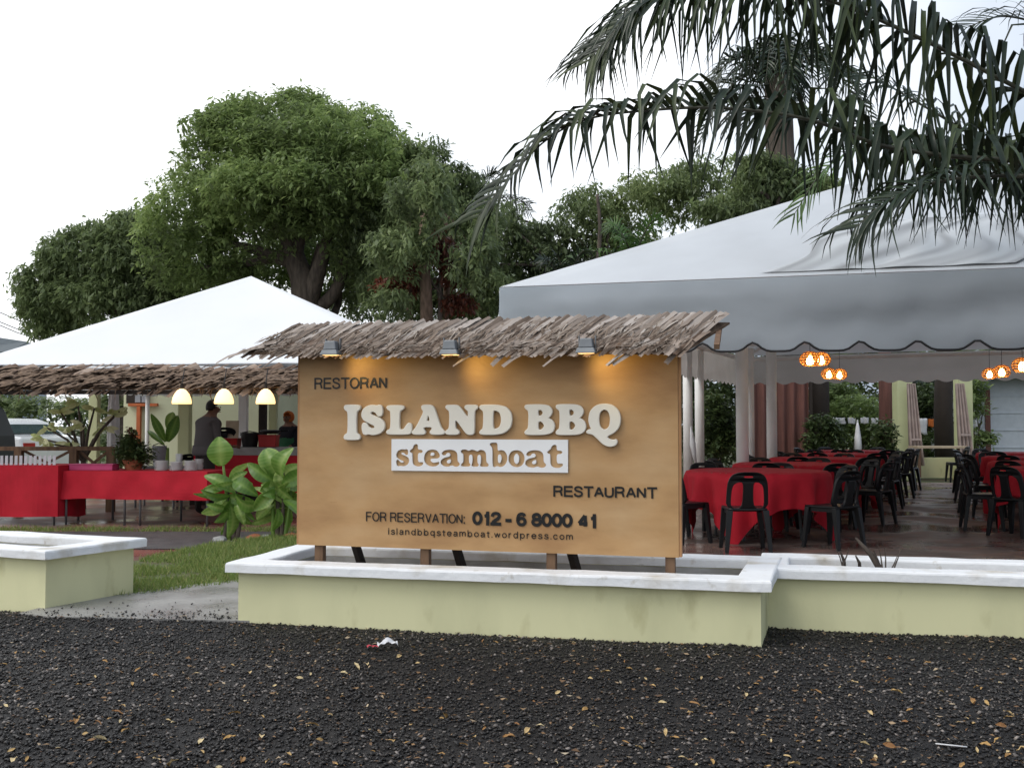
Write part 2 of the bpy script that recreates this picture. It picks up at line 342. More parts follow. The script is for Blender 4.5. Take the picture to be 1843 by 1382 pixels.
# gravel stones: one scattered mass
def gravel():
    n = 115000
    y = 2.9 + (rng.random(n) ** .8) * 4.2; x = (rng.random(n) * 2 - 1) * (.58 * y + .3)
    keep = np.array([not (px < -1.3 and py > 6.35 and inside(SLAB, px, py)) or rng.random() < .22 * math.exp(-(py - 6.5) * 6) for px, py in zip(x, y)]); x, y = x[keep], y[keep]; n = len(x)
    ico = np.array([(0, 0, 1), (.894, 0, .447), (.276, .851, .447), (-.724, .526, .447), (-.724, -.526, .447), (.276, -.851, .447), (0, 0, -.5)])
    tri = np.array([(0, 1, 2), (0, 2, 3), (0, 3, 4), (0, 4, 5), (0, 5, 1), (6, 2, 1), (6, 3, 2), (6, 4, 3), (6, 5, 4), (6, 1, 5)])
    s = .0035 + rng.random(n) ** 3 * .0105
    V = ico[None] * s[:, None, None] * (0.65 + .7 * rng.random((n, 7, 3)))
    V[:, :, 2] *= .75
    a = rng.random(n) * 6.283; tl = rng.normal(0, .4, n)
    X = V[:, :, 0] * np.cos(a)[:, None] - V[:, :, 1] * np.sin(a)[:, None]; Y = V[:, :, 0] * np.sin(a)[:, None] + V[:, :, 1] * np.cos(a)[:, None]
    Z = V[:, :, 2] + X * tl[:, None]
    z0 = np.array([max(gz(px, py), .004 if px < -1.3 and py > 6.4 and inside(SLAB, px, py) else -1) for px, py in zip(x, y)])
    V = np.stack([X + x[:, None], Y + y[:, None], Z + z0[:, None] + .002], -1).reshape(-1, 3)
    Fq = (tri[None] + (np.arange(n) * 7)[:, None, None]).reshape(-1, 3)
    at = np.repeat(np.clip(rng.beta(1.2, 2.8, n) + (rng.random(n) < .08) * .45 + .1 * np.sin(x * 1.7 + np.sin(y * 2.3) * 2), 0, 1), 7)
    return np_mesh('gravel', V, Fq, Mt['gravel'], at)
tag(link('gravel', gravel()), 'loose dark wet gravel chips covering the yard', 'gravel', None, 'stuff')

n = 5200; y = 3.0 + rng.random(n) ** .85 * 3.7; x = (rng.random(n) * 2 - 1) * (.56 * y + .2)
s_ = .004 + rng.random(n) ** 2.5 * .013; a = rng.random(n) * 6.283; tz = rng.normal(0, .35, (n, 4)); q = np.array([(-1, -.1), (0, -.42), (1.1, .05), (.1, .4)])
X = (q[None, :, 0] * np.cos(a)[:, None] - q[None, :, 1] * np.sin(a)[:, None]) * s_[:, None]; Y = (q[None, :, 0] * np.sin(a)[:, None] + q[None, :, 1] * np.cos(a)[:, None]) * s_[:, None]
z0 = np.array([gz(i, j) for i, j in zip(x, y)]) + .011
V = np.stack([X + x[:, None], Y + y[:, None], z0[:, None] + tz * s_[:, None] * .6], -1).reshape(-1, 3)
tag(link('leaf_litter', np_mesh('leaf_litter', V, np.arange(n * 4).reshape(-1, 4), Mt['litter'], np.repeat(rng.beta(1.6, 2.2, n), 4))), 'tiny brown and tan leaf crumbs strewn over the gravel', 'litter', None, 'stuff')

def grass_mesh(poly, z, n, h0, h1):
    xs = [p[0] for p in poly]; ys = [p[1] for p in poly]; pts = []
    while len(pts) < n:
        x, y = random.uniform(min(xs), max(xs)), random.uniform(min(ys), max(ys))
        if inside(poly, x, y) and noise.noise(Vector((x * 2.5, y * 2.5, 1))) > -.35 + random.random() * .2: pts.append((x, y))
    p = np.array(pts); a = rng.random(n) * 6.283; h = h0 + rng.random(n) * (h1 - h0); wd = .003 + rng.random(n) * .004
    ln = rng.normal(0, .5, (n, 2)) * h[:, None]
    z = np.full(n, z)
    V = np.stack([np.stack([p[:, 0] - np.cos(a) * wd, p[:, 1] - np.sin(a) * wd, z], -1),
                  np.stack([p[:, 0] + np.cos(a) * wd, p[:, 1] + np.sin(a) * wd, z], -1),
                  np.stack([p[:, 0] + ln[:, 0], p[:, 1] + ln[:, 1], z + h], -1)], 1).reshape(-1, 3)
    at = np.repeat(np.clip(rng.normal(.42, .22, n), 0, 1), 3)
    return np_mesh('grass', V, np.arange(n * 3).reshape(-1, 3), Mt['grass'], at)
tag(link('grass', grass_mesh(LAWN, -.007, 45000, .02, .06)), 'short green grass blades on the lawn patch', 'grass', None, 'stuff')
strip = [(-16, 12.45), (-1.2, 12.45), (-1.2, 12.95), (-16, 12.95)]
tag(link('grass', grass_mesh(strip, -.09, 9000, .02, .07)), 'thin strip of grass along the foot of the buffet tables', 'grass', None, 'stuff')

# ------------------------------------------------------------------ planters
def offset_quad(q, d):               # inward offset of a convex quad (counter-clockwise)
    n = len(q); out = []
    for i in range(n):
        p0, p1, p2 = Vector(q[i - 1]), Vector(q[i]), Vector(q[(i + 1) % n])
        e1 = (p1 - p0).normalized(); e2 = (p2 - p1).normalized()
        n1 = Vector((-e1.y, e1.x)); n2 = Vector((-e2.y, e2.x))
        bis = (n1 + n2).normalized(); out.append(p1 + bis * (d / bis.dot(n1)))
    return out
def ring(mb, outer, inner, z0, z1, jit=0.0, seg=.09, rnd=0.0):
    n = len(outer); loops = []
    def samp(q):
        pts = []
        for i in range(n):
            a, b_ = Vector(q[i]), Vector(q[(i + 1) % n]); k = max(1, int((Vector(outer[(i + 1) % n]) - Vector(outer[i])).length / seg))
            for t in range(k): pts.append(a.lerp(b_, t / k))
        return pts
    O, I = samp(outer), samp(inner); m = len(O)
    def J(p, z, s): 
        if not jit: return (p.x, p.y, z)
        v = Vector((p.x * 4, p.y * 4, z * 9 + s)); return (p.x + noise.noise(v) * jit, p.y + noise.noise(v + Vector((7, 3, 1))) * jit, z + noise.noise(v + Vector((1, 9, 5))) * jit * .8)
    prof = []
    if rnd:
        prof = [(O, 0, z0), (O, 0, z1 - rnd), (O, rnd * .35, z1 - rnd * .3), (O, rnd, z1), (I, -rnd, z1), (I, -rnd * .35, z1 - rnd * .3), (I, 0, z1 - rnd), (I, 0, z0)]
    else: prof = [(O, 0, z0), (O, 0, z1), (I, 0, z1), (I, 0, z0)]
    vs = []
    for q, off, z in prof:
        base, other = (O, I) if q is O else (I, O)
        for i in range(m):
            d = (other[i] - base[i]); d = d.normalized() if d.length > 0 else d
            p = base[i] + d * abs(off); vs.append(J(p, z, 3 if q is O else 11))
    k = len(prof); fs = []
    for j in range(k):
        for i in range(m):
            a, b_ = j, (j + 1) % k
            fs.append((a * m + i, a * m + (i + 1) % m, b_ * m + (i + 1) % m, b_ * m + i))
    mb.add(vs, fs)
def planter(label, quad, top, soil, over=.06, wall=.13, zb=-.15, open_edges=()):
    o = empty('planter', (quad[0][0], quad[0][1], 0))
    tag(o, label, 'planter')
    q = [Vector(p) for p in quad]
    b = MB(); ring(b, q, offset_quad(q, wall), zb, top - .062); b.build('wall', Mt['green_paint'], o, world=True)
    b = MB(); ring(b, offset_quad(q, -over), offset_quad(q, wall + .004), top - .06, top, jit=.006, rnd=.014)
    b.build('coping', Mt['white_paint'], o, world=True, smooth=False)
    b = MB(); i1, i2 = offset_quad(q, wall + .001), offset_quad(q, wall + .003); ring(b, i1, i2, zb, top - .064); b.build('lining', Mt['white_inner'], o, world=True)
    b = MB(); i3 = offset_quad(q, wall + .013)
    def fn(u, v):
        p = i3[0].lerp(i3[1], u).lerp(i3[3].lerp(i3[2], u), v); return (p.x, p.y, soil + noise.noise(Vector((p.x * 5, p.y * 5, 2))) * .025)
    b.grid(fn, 40, 10); b.build('soil', Mt['soil'], o, world=True, smooth=True)
    return o
SU = Vector((math.cos(R(13.5)), -math.sin(R(13.5)))); SN = Vector((math.sin(R(13.5)), math.cos(R(13.5)))); S0 = Vector((-1.686, 6.38))
def S(s, t): return S0 + SU * s + SN * t
planter('pale green planter with white coping holding up the sign board', [S(0, 0), S(3.13, 0), S(3.2, .98), S(0, .98)], .36, .16)
planter('long pale green planter with white coping in front of the dining tables', [S(3.155, .60), S(8.2, .60), S(8.2, 1.24), S(3.19, 1.24)], .351, .17, over=.055)
L0 = Vector((-3.06, 6.79)); LU = Vector((.927, -.375)); LN = Vector((.45, .893))
planter('short pale green planter with white coping beside the concrete slab', [L0 - LU * 3.2, L0, L0 + LN * .74, L0 - LU * 3.2 + LN * .74], .385, .15)

# dead stump and twigs in the long planter
st = empty('dead_shrub', (*S(3.9, .9), .16)); tag(st, 'withered brown stump with bare twigs in the long planter', 'shrub')
b = MB()
bp = [(1590, 1022, 1540, 968, .035), (1520, 1020, 1512, 992, .022), (1548, 1020, 1540, 1000, .02), (1582, 1022, 1572, 990, .018)]
for x0, y0, x1, y1, r_ in bp:
    r_ *= .62
    a, c = P(x0, y0 + 12, 6.35), P(x1, y1, 6.3 + random.uniform(-.1, .1)); b.tube([a, a.lerp(c, .5) + Vector((.01, 0, .01)), c], [r_, r_ * .8, r_ * .35], 7)
b.build('stump', Mt['bark'], st, world=True)
for x0, y0, x1, y1 in [(1516, 1005, 1528, 985), (1594, 1020, 1592, 985), (1604, 1022, 1622, 985), (1598, 1022, 1615, 1000), (1590, 1020, 1580, 980), (1518, 1010, 1505, 988)]:
    b = MB(); a, c = P(x0, y0 + 14, 6.32), P(x1, y1, 6.32); b.tube([a, a.lerp(c, .6) + Vector((.008, .01, 0)), c], [.006, .004, .002], 5); b.build('twig', Mt['bark'], st, world=True)

# ------------------------------------------------------------------ sign board
BL, BR = P(537, 980, 6.58), P(1222, 1005, 5.94)
sdir = (BR - BL); sdir.z = 0; SW = sdir.length; sdir.normalize(); sgn = Vector((-sdir.y, sdir.x, 0))    # sgn points away from camera
srz = math.atan2(sdir.y, sdir.x)
sign = empty('sign_board', (BL.x, BL.y, .16), srz)
tag(sign, 'plywood restaurant sign board with palm thatch roof standing in the planter', 'sign')
ZB = BL.z - .16; SHH = 1.225
def SG(x, y, off=0.0):               # pixel -> sign-local (s, z) on the board's front plane
    r_ = ray(x, y); o_ = Vector((0, 0, CAMH)); t = (BL - o_).dot(sgn) / r_.dot(sgn); p = o_ + r_ * t - BL
    return Vector((p.x * sdir.x + p.y * sdir.y, p.z + ZB))
b = MB(); b.box((SW / 2, .008, ZB + SHH / 2), (SW, .014, SHH)); b.build('board', Mt['ply'], sign)
b = MB(); b.box((-.008, .03, ZB + SHH / 2), (.014, .05, SHH - .004)); b.build('edge_batten', Mt['ply_edge'], sign)
b = MB(); b.box((SW + .008, .03, ZB + SHH / 2), (.014, .05, SHH - .004)); b.build('edge_batten', Mt['ply_edge'], sign)
for x in (571, 762, 990, 1205):
    s_ = SG(x, 985)[0]; b = MB(); b.box((s_, .045, (ZB + 1.2) / 2 - .05), (.055, .05, ZB + 1.2 + .1)); b.build('post', Mt['timber'], sign)
for x in (612, 800, 1015):
    s_ = SG(x, 985)[0]; b = MB(); b.beam((s_ + .05, .36, -.05), (s_ - .1, .085, .75), .05, .04); b.build('brace', Mt['timber_dark'], sign)

def mesh_from_curve(splines, extrude, bevel=0.0, name='letter'):
    cu = bpy.data.curves.new(name, 'CURVE'); cu.dimensions = '2D'; cu.fill_mode = 'BOTH'; cu.extrude = extrude; cu.bevel_depth = bevel; cu.bevel_resolution = 1
    for pts in splines:
        sp = cu.splines.new('POLY'); sp.points.add(len(pts) - 1); sp.use_cyclic_u = True
        for q, p in zip(sp.points, pts): q.co = (p[0], p[1], 0, 1)
    ob = bpy.data.objects.new(name, cu); COL.objects.link(ob)
    dg = bpy.context.evaluated_depsgraph_get(); me = bpy.data.meshes.new_from_object(ob.evaluated_get(dg))
    bpy.data.objects.remove(ob); bpy.data.curves.remove(cu); return me
def chaikin(pts, it=2):
    for _ in range(it):
        out = []
        for i in range(len(pts)):
            a, c = pts[i], pts[(i + 1) % len(pts)]
            out += [(a[0] * .78 + c[0] * .22, a[1] * .78 + c[1] * .22), (a[0] * .22 + c[0] * .78, a[1] * .22 + c[1] * .78)]
        pts = out
    return pts
def stroke(center, wid):
    c = catmull([(p[0], p[1], 0) for p in center], 5); n = len(c); L_, R_ = [], []
    for i, p in enumerate(c):
        t = (c[min(i + 1, n - 1)] - c[max(i - 1, 0)]).normalized(); nn = Vector((-t.y, t.x, 0))
        f = i / (n - 1) * (len(wid) - 1); k = min(int(f), len(wid) - 2); ww = (wid[k] * (1 - f + k) + wid[k + 1] * (f - k)) / 2
        L_.append((p + nn * ww)[:2]); R_.append((p - nn * ww)[:2])
    return L_ + R_[::-1]
G = {   # fat soft-serif letters, drawn on a 100-unit height
 'I': (48, [[(4, 100), (44, 100), (47, 93), (44, 86), (36, 82), (35, 50), (36, 18), (44, 14), (47, 7), (44, 0), (4, 0), (1, 7), (4, 14), (12, 18), (13, 50), (12, 82), (4, 86), (1, 93)]]),
 'S': (66, [[(32, 102), (44, 99), (50, 102), (57, 100), (60, 82), (58, 66), (52, 62), (46, 66), (42, 76), (33, 81), (26, 76), (28, 68), (42, 61), (58, 51), (66, 36), (64, 16), (52, 2), (34, -3), (22, 1), (14, -2), (7, 2), (4, 20), (5, 36), (11, 40), (17, 36), (22, 24), (32, 18), (40, 22), (38, 31), (24, 39), (8, 50), (2, 66), (6, 86), (18, 98)]]),
 'L': (66, [[(4, 100), (42, 100), (46, 93), (42, 86), (34, 82), (33, 50), (33, 22), (36, 15), (45, 16), (51, 28), (56, 38), (62, 38), (65, 30), (65, 14), (62, 1), (40, 0), (4, 0), (0, 7), (4, 14), (11, 18), (12, 50), (11, 82), (4, 86), (0, 93)]]),
 'A': (90, [[(32, 101), (52, 101), (60, 92), (66, 70), (78, 24), (85, 14), (90, 7), (85, 0), (54, 0), (49, 7), (53, 14), (56, 20), (53, 26), (34, 26), (30, 20), (33, 14), (37, 7), (33, 0), (4, 0), (0, 7), (5, 14), (12, 24), (30, 70), (32, 80), (27, 88), (26, 97)], [(45, 72), (51, 44), (38, 44)]]),
 'N': (88, [[(3, 100), (30, 100), (38, 95), (62, 52), (63, 80), (56, 86), (52, 93), (56, 100), (84, 100), (88, 93), (84, 86), (78, 80), (78, 8), (74, 0), (62, 0), (55, 6), (26, 58), (26, 20), (34, 14), (38, 7), (34, 0), (4, 0), (0, 7), (4, 14), (11, 20), (12, 80), (5, 86), (0, 93)]]),
 'D': (88, [[(4, 100), (46, 100), (70, 94), (85, 76), (88, 50), (84, 24), (68, 6), (46, 0), (4, 0), (0, 7), (4, 14), (11, 20), (12, 80), (4, 86), (0, 93)], [(36, 82), (46, 82), (57, 74), (61, 50), (57, 26), (46, 18), (36, 18)]]),
 'B': (82, [[(4, 100), (50, 100), (68, 95), (76, 78), (70, 62), (62, 55), (76, 47), (82, 29), (76, 8), (57, 0), (4, 0), (0, 7), (4, 14), (11, 20), (12, 80), (4, 86), (0, 93)], [(36, 84), (46, 84), (52, 73), (46, 62), (36, 62)], [(36, 45), (47, 45), (56, 30), (47, 15), (36, 15)]]),
 'Q': (92, [[(46, 102), (70, 97), (87, 78), (92, 50), (87, 24), (72, 6), (56, -2), (52, -8), (60, -16), (72, -18), (80, -15), (82, -24), (76, -35), (60, -39), (42, -31), (26, -12), (12, 2), (-4, 5), (-6, 11), (2, 17), (10, 17), (4, 30), (0, 50), (5, 78), (22, 97)], [(46, 86), (60, 76), (64, 50), (60, 24), (46, 14), (32, 24), (28, 50), (32, 76)]]),
 's': (52, [[(24, 72), (34, 70), (40, 72), (45, 70), (47, 58), (45, 48), (40, 46), (35, 50), (30, 56), (24, 57), (21, 53), (25, 48), (38, 43), (49, 34), (51, 20), (45, 5), (30, -2), (18, 0), (10, -2), (5, 1), (2, 12), (3, 24), (8, 27), (13, 24), (18, 16), (25, 13), (30, 16), (28, 21), (14, 27), (4, 36), (2, 50), (9, 66)]]),
 't': (54, [[(15, 88), (24, 95), (32, 92), (32, 70), (46, 70), (51, 63), (46, 56), (32, 56), (32, 24), (36, 16), (44, 17), (52, 16), (52, 8), (42, -1), (28, -2), (15, 4), (11, 18), (11, 56), (4, 57), (0, 64), (6, 70), (13, 77)]]),
 'e': (60, [[(31, 72), (48, 68), (58, 52), (59, 40), (52, 33), (24, 32), (26, 20), (36, 14), (47, 17), (57, 19), (56, 8), (45, 0), (29, -2), (12, 4), (2, 18), (0, 36), (4, 54), (14, 67)], [(24, 44), (37, 45), (39, 54), (31, 60), (25, 55)]]),
 'a': (66, [[(31, 72), (48, 68), (57, 56), (57, 22), (63, 16), (65, 8), (59, 0), (48, -2), (39, 5), (27, -2), (12, 0), (2, 10), (2, 24), (12, 36), (32, 42), (34, 50), (29, 58), (22, 56), (19, 48), (9, 46), (4, 54), (12, 67)], [(35, 32), (24, 26), (22, 17), (27, 12), (35, 16)]]),
 'm': (104, [[(4, 71), (20, 73), (30, 66), (40, 72), (52, 70), (61, 64), (72, 72), (86, 69), (94, 58), (94, 20), (101, 14), (104, 6), (98, 0), (74, 0), (70, 6), (74, 14), (75, 44), (69, 52), (62, 46), (62, 18), (66, 12), (67, 5), (62, 0), (43, 0), (39, 6), (43, 14), (44, 44), (38, 52), (31, 46), (31, 16), (36, 12), (37, 5), (31, 0), (4, 0), (0, 6), (4, 13), (10, 18), (10, 52), (3, 57), (0, 64)]]),
 'b': (68, [[(2, 100), (22, 103), (30, 98), (30, 66), (43, 72), (58, 66), (67, 48), (67, 26), (57, 6), (40, -2), (27, 4), (19, -2), (10, 2), (10, 80), (3, 87), (-1, 94)], [(31, 50), (40, 54), (46, 36), (40, 16), (31, 18)]]),
 'o': (62, [[(31, 72), (50, 66), (61, 48), (61, 26), (52, 6), (31, -2), (11, 6), (1, 24), (1, 46), (11, 66)], [(31, 58), (40, 48), (41, 34), (39, 20), (31, 12), (23, 20), (21, 34), (23, 48)]]),
}
def glyph(ch, x0, x1, zbase, hcap):      # outlines in sign-local (s, z)
    wd, loops = G[ch]; xs = [p[0] for p in loops[0]]; a, c = min(xs), max(xs)
    return [[(x0 + (p[0] - a) / (c - a) * (x1 - x0), zbase + p[1] / 100 * hcap) for p in chaikin(l, 3)] for l in loops]
def stand(me, y, m):                       # curve mesh in xy -> upright in sign frame at depth y
    co = np.empty(len(me.vertices) * 3, np.float32); me.vertices.foreach_get('co', co); co = co.reshape(-1, 3)
    out = np.stack([co[:, 0], np.full(len(co), y) - co[:, 2], co[:, 1]], -1); me.vertices.foreach_set('co', out.ravel().astype(np.float32))
    me.materials.clear(); me.materials.append(m); me.update(); return me
zb0, zt0 = SG(780, 781.5)[1], SG(780, 729.5)[1]; HC = zt0 - zb0
for ch, xa, xb in [('I', 622, 651), ('S', 653, 695), ('L', 698, 743), ('A', 744, 803), ('N', 804, 862), ('D', 865, 923), ('B', 946, 1000), ('B', 1002, 1056), ('Q', 1057, 1118)]:
    sa, sb_ = SG(xa, 755)[0], SG(xb, 755)[0]
    if ch == 'I': gl = glyph('I', sa, sb_, SG(636, 791)[1], SG(636, 729)[1] - SG(636, 791)[1])
    else: gl = glyph(ch, sa, sb_, zb0, HC)
    link('letter', stand(mesh_from_curve(gl, .009, .0035), -.0145, Mt['cream']), sign)
pa, pb = SG(706, 790), SG(1023, 849); pz0, pz1 = SG(706, 846.5)[1], SG(706, 790)[1]
cut = [[(pa[0], pz0), (pb[0], pz0), (pb[0], pz1), (pa[0], pz1)]]
zs0 = SG(860, 839.5)[1]; hs = SG(860, 797)[1] - zs0
xs_ = [('s', 714, 738), ('t', 738, 763), ('e', 764, 793), ('a', 794, 829), ('m', 830, 881), ('b', 882, 914), ('o', 916, 945), ('a', 946, 984), ('t', 985, 1014)]
for ch, xa, xb in xs_:
    cut += glyph(ch, SG(xa, 822)[0], SG(xb, 822)[0], zs0, hs)
link('cut_out_panel', stand(mesh_from_curve(cut, .005, .0), -.0075, Mt['white_board']), sign)
def ell(cx, cy, rx, ry, n=18): return [(cx + rx * math.cos(2 * math.pi * k / n), cy + ry * math.sin(2 * math.pi * k / n)) for k in range(n + 1)]
BOWL = [(.04, .30), (.08, .10), (.28, .0), (.48, .10), (.52, .36), (.46, .62), (.28, .72), (.10, .62), (.04, .42)]
SF = {  # sans letters as centre lines: (advance, strokes); a stroke with 'c' is curved
 'R': (.66, ['l', (0, 0), (0, 1)], ['c', (0, 1), (.36, 1), (.54, .92), (.58, .74), (.53, .58), (.36, .5), (0, .5)], ['c', (.34, .5), (.5, .42), (.55, .22), (.6, 0)]),
 'E': (.6, ['l', (0, 0), (0, 1)], ['l', (0, 1), (.54, 1)], ['l', (0, .53), (.5, .53)], ['l', (0, 0), (.56, 0)]),
 'F': (.56, ['l', (0, 0), (0, 1)], ['l', (0, 1), (.52, 1)], ['l', (0, .52), (.46, .52)]),
 'S': (.62, ['c', (.55, .72), (.5, .91), (.29, 1), (.08, .92), (.04, .74), (.14, .6), (.44, .47), (.57, .31), (.52, .1), (.29, 0), (.06, .09), (.01, .3)]),
 'T': (.6, ['l', (0, 1), (.6, 1)], ['l', (.3, 1), (.3, 0)]),
 'O': (.72, ['l'] + ell(.35, .5, .35, .5, 24)),
 'A': (.66, ['l', (0, 0), (.31, 1)], ['l', (.33, 1), (.64, 0)], ['l', (.12, .34), (.52, .34)]),
 'N': (.62, ['l', (0, 0), (0, 1)], ['l', (0, 1), (.55, 0)], ['l', (.55, 0), (.55, 1)]),
 'U': (.62, ['c', (0, 1), (0, .32), (.07, .08), (.28, 0), (.49, .08), (.56, .32), (.56, 1)]),
 'V': (.62, ['l', (0, 1), (.29, 0)], ['l', (.31, 0), (.6, 1)]), 'I': (.06, ['l', (0, 0), (0, 1)]), ':': (.08, ['l', (.02, .0), (.02, .05)], ['l', (.02, .66), (.02, .71)]),
 ' ': (.12,), '-': (.22, ['l', (0, .36), (.2, .36)]), '.': (.06, ['l', (.03, 0), (.03, .03)]),
 '0': (.52, ['l'] + ell(.25, .5, .25, .5, 22)), '1': (.42, ['c', (.06, .72), (.2, .78), (.28, 1)], ['l', (.28, 1), (.28, 0)]),
 '2': (.52, ['c', (.02, .68), (.08, .92), (.26, 1), (.45, .92), (.49, .72), (.4, .52), (.12, .24), (.02, 0)], ['l', (0, 0), (.51, 0)]),
 '4': (.56, ['l', (.4, 0), (.4, 1)], ['l', (.38, 1), (0, .26)], ['l', (0, .24), (.54, .24)]),
 '6': (.52, ['c', (.47, .8), (.4, .95), (.26, 1), (.1, .9), (.02, .62), (.02, .3), (.1, .07), (.26, 0), (.43, .08), (.49, .3), (.43, .52), (.26, .6), (.1, .52), (.03, .38)]),
 '8': (.52, ['l'] + ell(.25, .76, .21, .24, 18), ['l'] + ell(.25, .27, .25, .27, 18)),
 'i': (.06, ['l', (0, 0), (0, .7)], ['l', (0, .92), (0, .98)]), 'l': (.06, ['l', (0, 0), (0, 1)]),
 's': (.46, ['c', (.43, .52), (.36, .68), (.2, .71), (.05, .62), (.06, .46), (.22, .37), (.42, .28), (.42, .08), (.22, 0), (.04, .06), (0, .2)]),
 'a': (.5, ['c', (.04, .54), (.12, .69), (.28, .71), (.42, .62), (.44, .45), (.44, .1), (.5, 0)], ['c', (.44, .42), (.2, .38), (.04, .28), (.04, .08), (.18, 0), (.36, .08), (.44, .26)]),
 'n': (.5, ['l', (0, 0), (0, .71)], ['c', (0, .48), (.08, .66), (.25, .71), (.4, .64), (.44, .46), (.44, 0)]),
 'm': (.76, ['l', (0, 0), (0, .71)], ['c', (0, .48), (.08, .66), (.2, .71), (.32, .64), (.35, .46), (.35, 0)], ['c', (.35, .48), (.43, .66), (.55, .71), (.67, .64), (.7, .46), (.7, 0)]),
 'd': (.54, ['l'] + ell(.24, .355, .23, .355), ['l', (.48, 0), (.48, 1)]), 'b': (.54, ['l'] + ell(.26, .355, .23, .355), ['l', (.0, 0), (.0, 1)]),
 'q': (.54, ['l'] + ell(.24, .355, .23, .355), ['l', (.48, -.28), (.48, .71)]), 'p': (.54, ['l'] + ell(.26, .355, .23, .355), ['l', (.0, -.28), (.0, .71)]),
 'o': (.52, ['l'] + ell(.25, .355, .25, .355)), 'c': (.48, ['c', (.45, .5), (.36, .67), (.2, .71), (.05, .58), (0, .35), (.05, .12), (.2, 0), (.37, .05), (.45, .22)]),
 'e': (.52, ['c', (.02, .38), (.48, .38), (.44, .6), (.26, .71), (.07, .6), (0, .36), (.06, .12), (.24, 0), (.4, .04), (.48, .2)]),
 't': (.3, ['c', (.12, .95), (.12, .15), (.17, .02), (.28, .01)], ['l', (0, .68), (.27, .68)]), 'r': (.3, ['l', (0, 0), (0, .71)], ['c', (0, .42), (.07, .62), (.18, .7), (.28, .69)]),
 'w': (.7, ['l', (0, .71), (.17, 0)], ['l', (.17, 0), (.34, .71)], ['l', (.34, .71), (.51, 0)], ['l', (.51, 0), (.68, .71)]),
}
def printed(txt, xa, xb, ybase_l, ytop_l, sw=.13, gap=.14, space=.34):
    sa, sb_ = SG(xa, ybase_l)[0], SG(xb, ybase_l)[0]; zb_, zt_ = SG(xa, ybase_l)[1], SG(xa, ytop_l)[1]; cap = zt_ - zb_
    tot = sum((SF[c][0] if c != ' ' else space) + (gap if c != ' ' else 0) for c in txt) - gap
    kx = (sb_ - sa - sw * cap) / (cap * tot); x = sa + sw * cap / 2; b = MB(); cnt = 0
    for ch in txt:
        if ch == ' ': x += space * cap * kx; continue
        for st in SF[ch][1:]:
            pts = [Vector((p[0], p[1], 0)) for p in st[1:]]
            if st[0] == 'c': pts = catmull(pts, 5)
            closed = (pts[0] - pts[-1]).length < 1e-6; n = len(pts); cnt += 1; dep = -.0035 - .00012 * (cnt % 5)
            W = [Vector((x + p.x * cap * kx, zb_ + (sw / 2 + p.y * (1 - sw)) * cap)) for p in pts]; vs = []
            for i, p in enumerate(W):
                a_ = W[i - 1] if i else (W[-2] if closed else p); c_ = W[i + 1] if i < n - 1 else (W[1] if closed else p); t = (c_ - a_).normalized(); nn = Vector((-t.y, t.x)) * sw * cap / 2
                ext = t * (sw * cap / 2) * (-1 if i == 0 else 1 if i == n - 1 else 0) * (0 if closed or st[0] == 'c' else 1)
                if ch in 'AVNw4' : ext *= 0
                q = p + ext; vs += [(q.x + nn.x, dep, q.y + nn.y), (q.x - nn.x, dep, q.y - nn.y)]
            b.add(vs, [(2 * i, 2 * i + 1, 2 * i + 3, 2 * i + 2) for i in range(n - 1)])
        x += (SF[ch][0] + gap) * cap * kx
    b.build('printed_line', Mt['ink'], sign)
printed('RESTORAN', 566, 698, 700.5, 680, .15, .17)
printed('RESTAURANT', 996, 1183, 893.5, 873.5, .18, .17)
printed('FOR RESERVATION:', 659, 838, 937.5, 920.5, .13, .17)
printed('012 - 6 8000 41', 850, 1077, 944.5, 919.5, .24, .15, .34)
printed('islandbbqsteamboat.wordpress.com', 699, 1032, 961.5, 949.5, .14, .3)

Mt['thatch_low'] = mat('thatch_low', (.30, .23, .18), (.12, .075, .05), rough=.8, scale=30, stretch=(3, .15, 3), obj_rand=True, third=(.45, .38, .33), bump=.3, bscale=60)
# thatch: a strip is a thin folded leaf; ten shapes shared by all strips
def strip_mesh(k, Lg, wd, m, curl):
    b = MB(); n = 4; rr = random.Random(k); vs = []
    for j in range(n + 1):
        t = j / n; ww = wd * (1 - .35 * t * t) * (1 + rr.uniform(-.15, .15)); dz = -curl * t * t + rr.uniform(-.004, .004); dx = rr.uniform(-.006, .006) * t
        end = rr.uniform(-.02, .02) if j == n else 0
        for i, q in enumerate((-1, 0, 1)):
            vs.append((dx + q * ww / 2, -Lg * t + end * q, dz + (.012 if q == 0 else 0) * (1 - .5 * t)))
    fs = [(j * 3 + i, j * 3 + i + 1, (j + 1) * 3 + i + 1, (j + 1) * 3 + i) for j in range(n) for i in range(2)]
    b.add(vs, fs); return b.mesh('palm_strip', m)
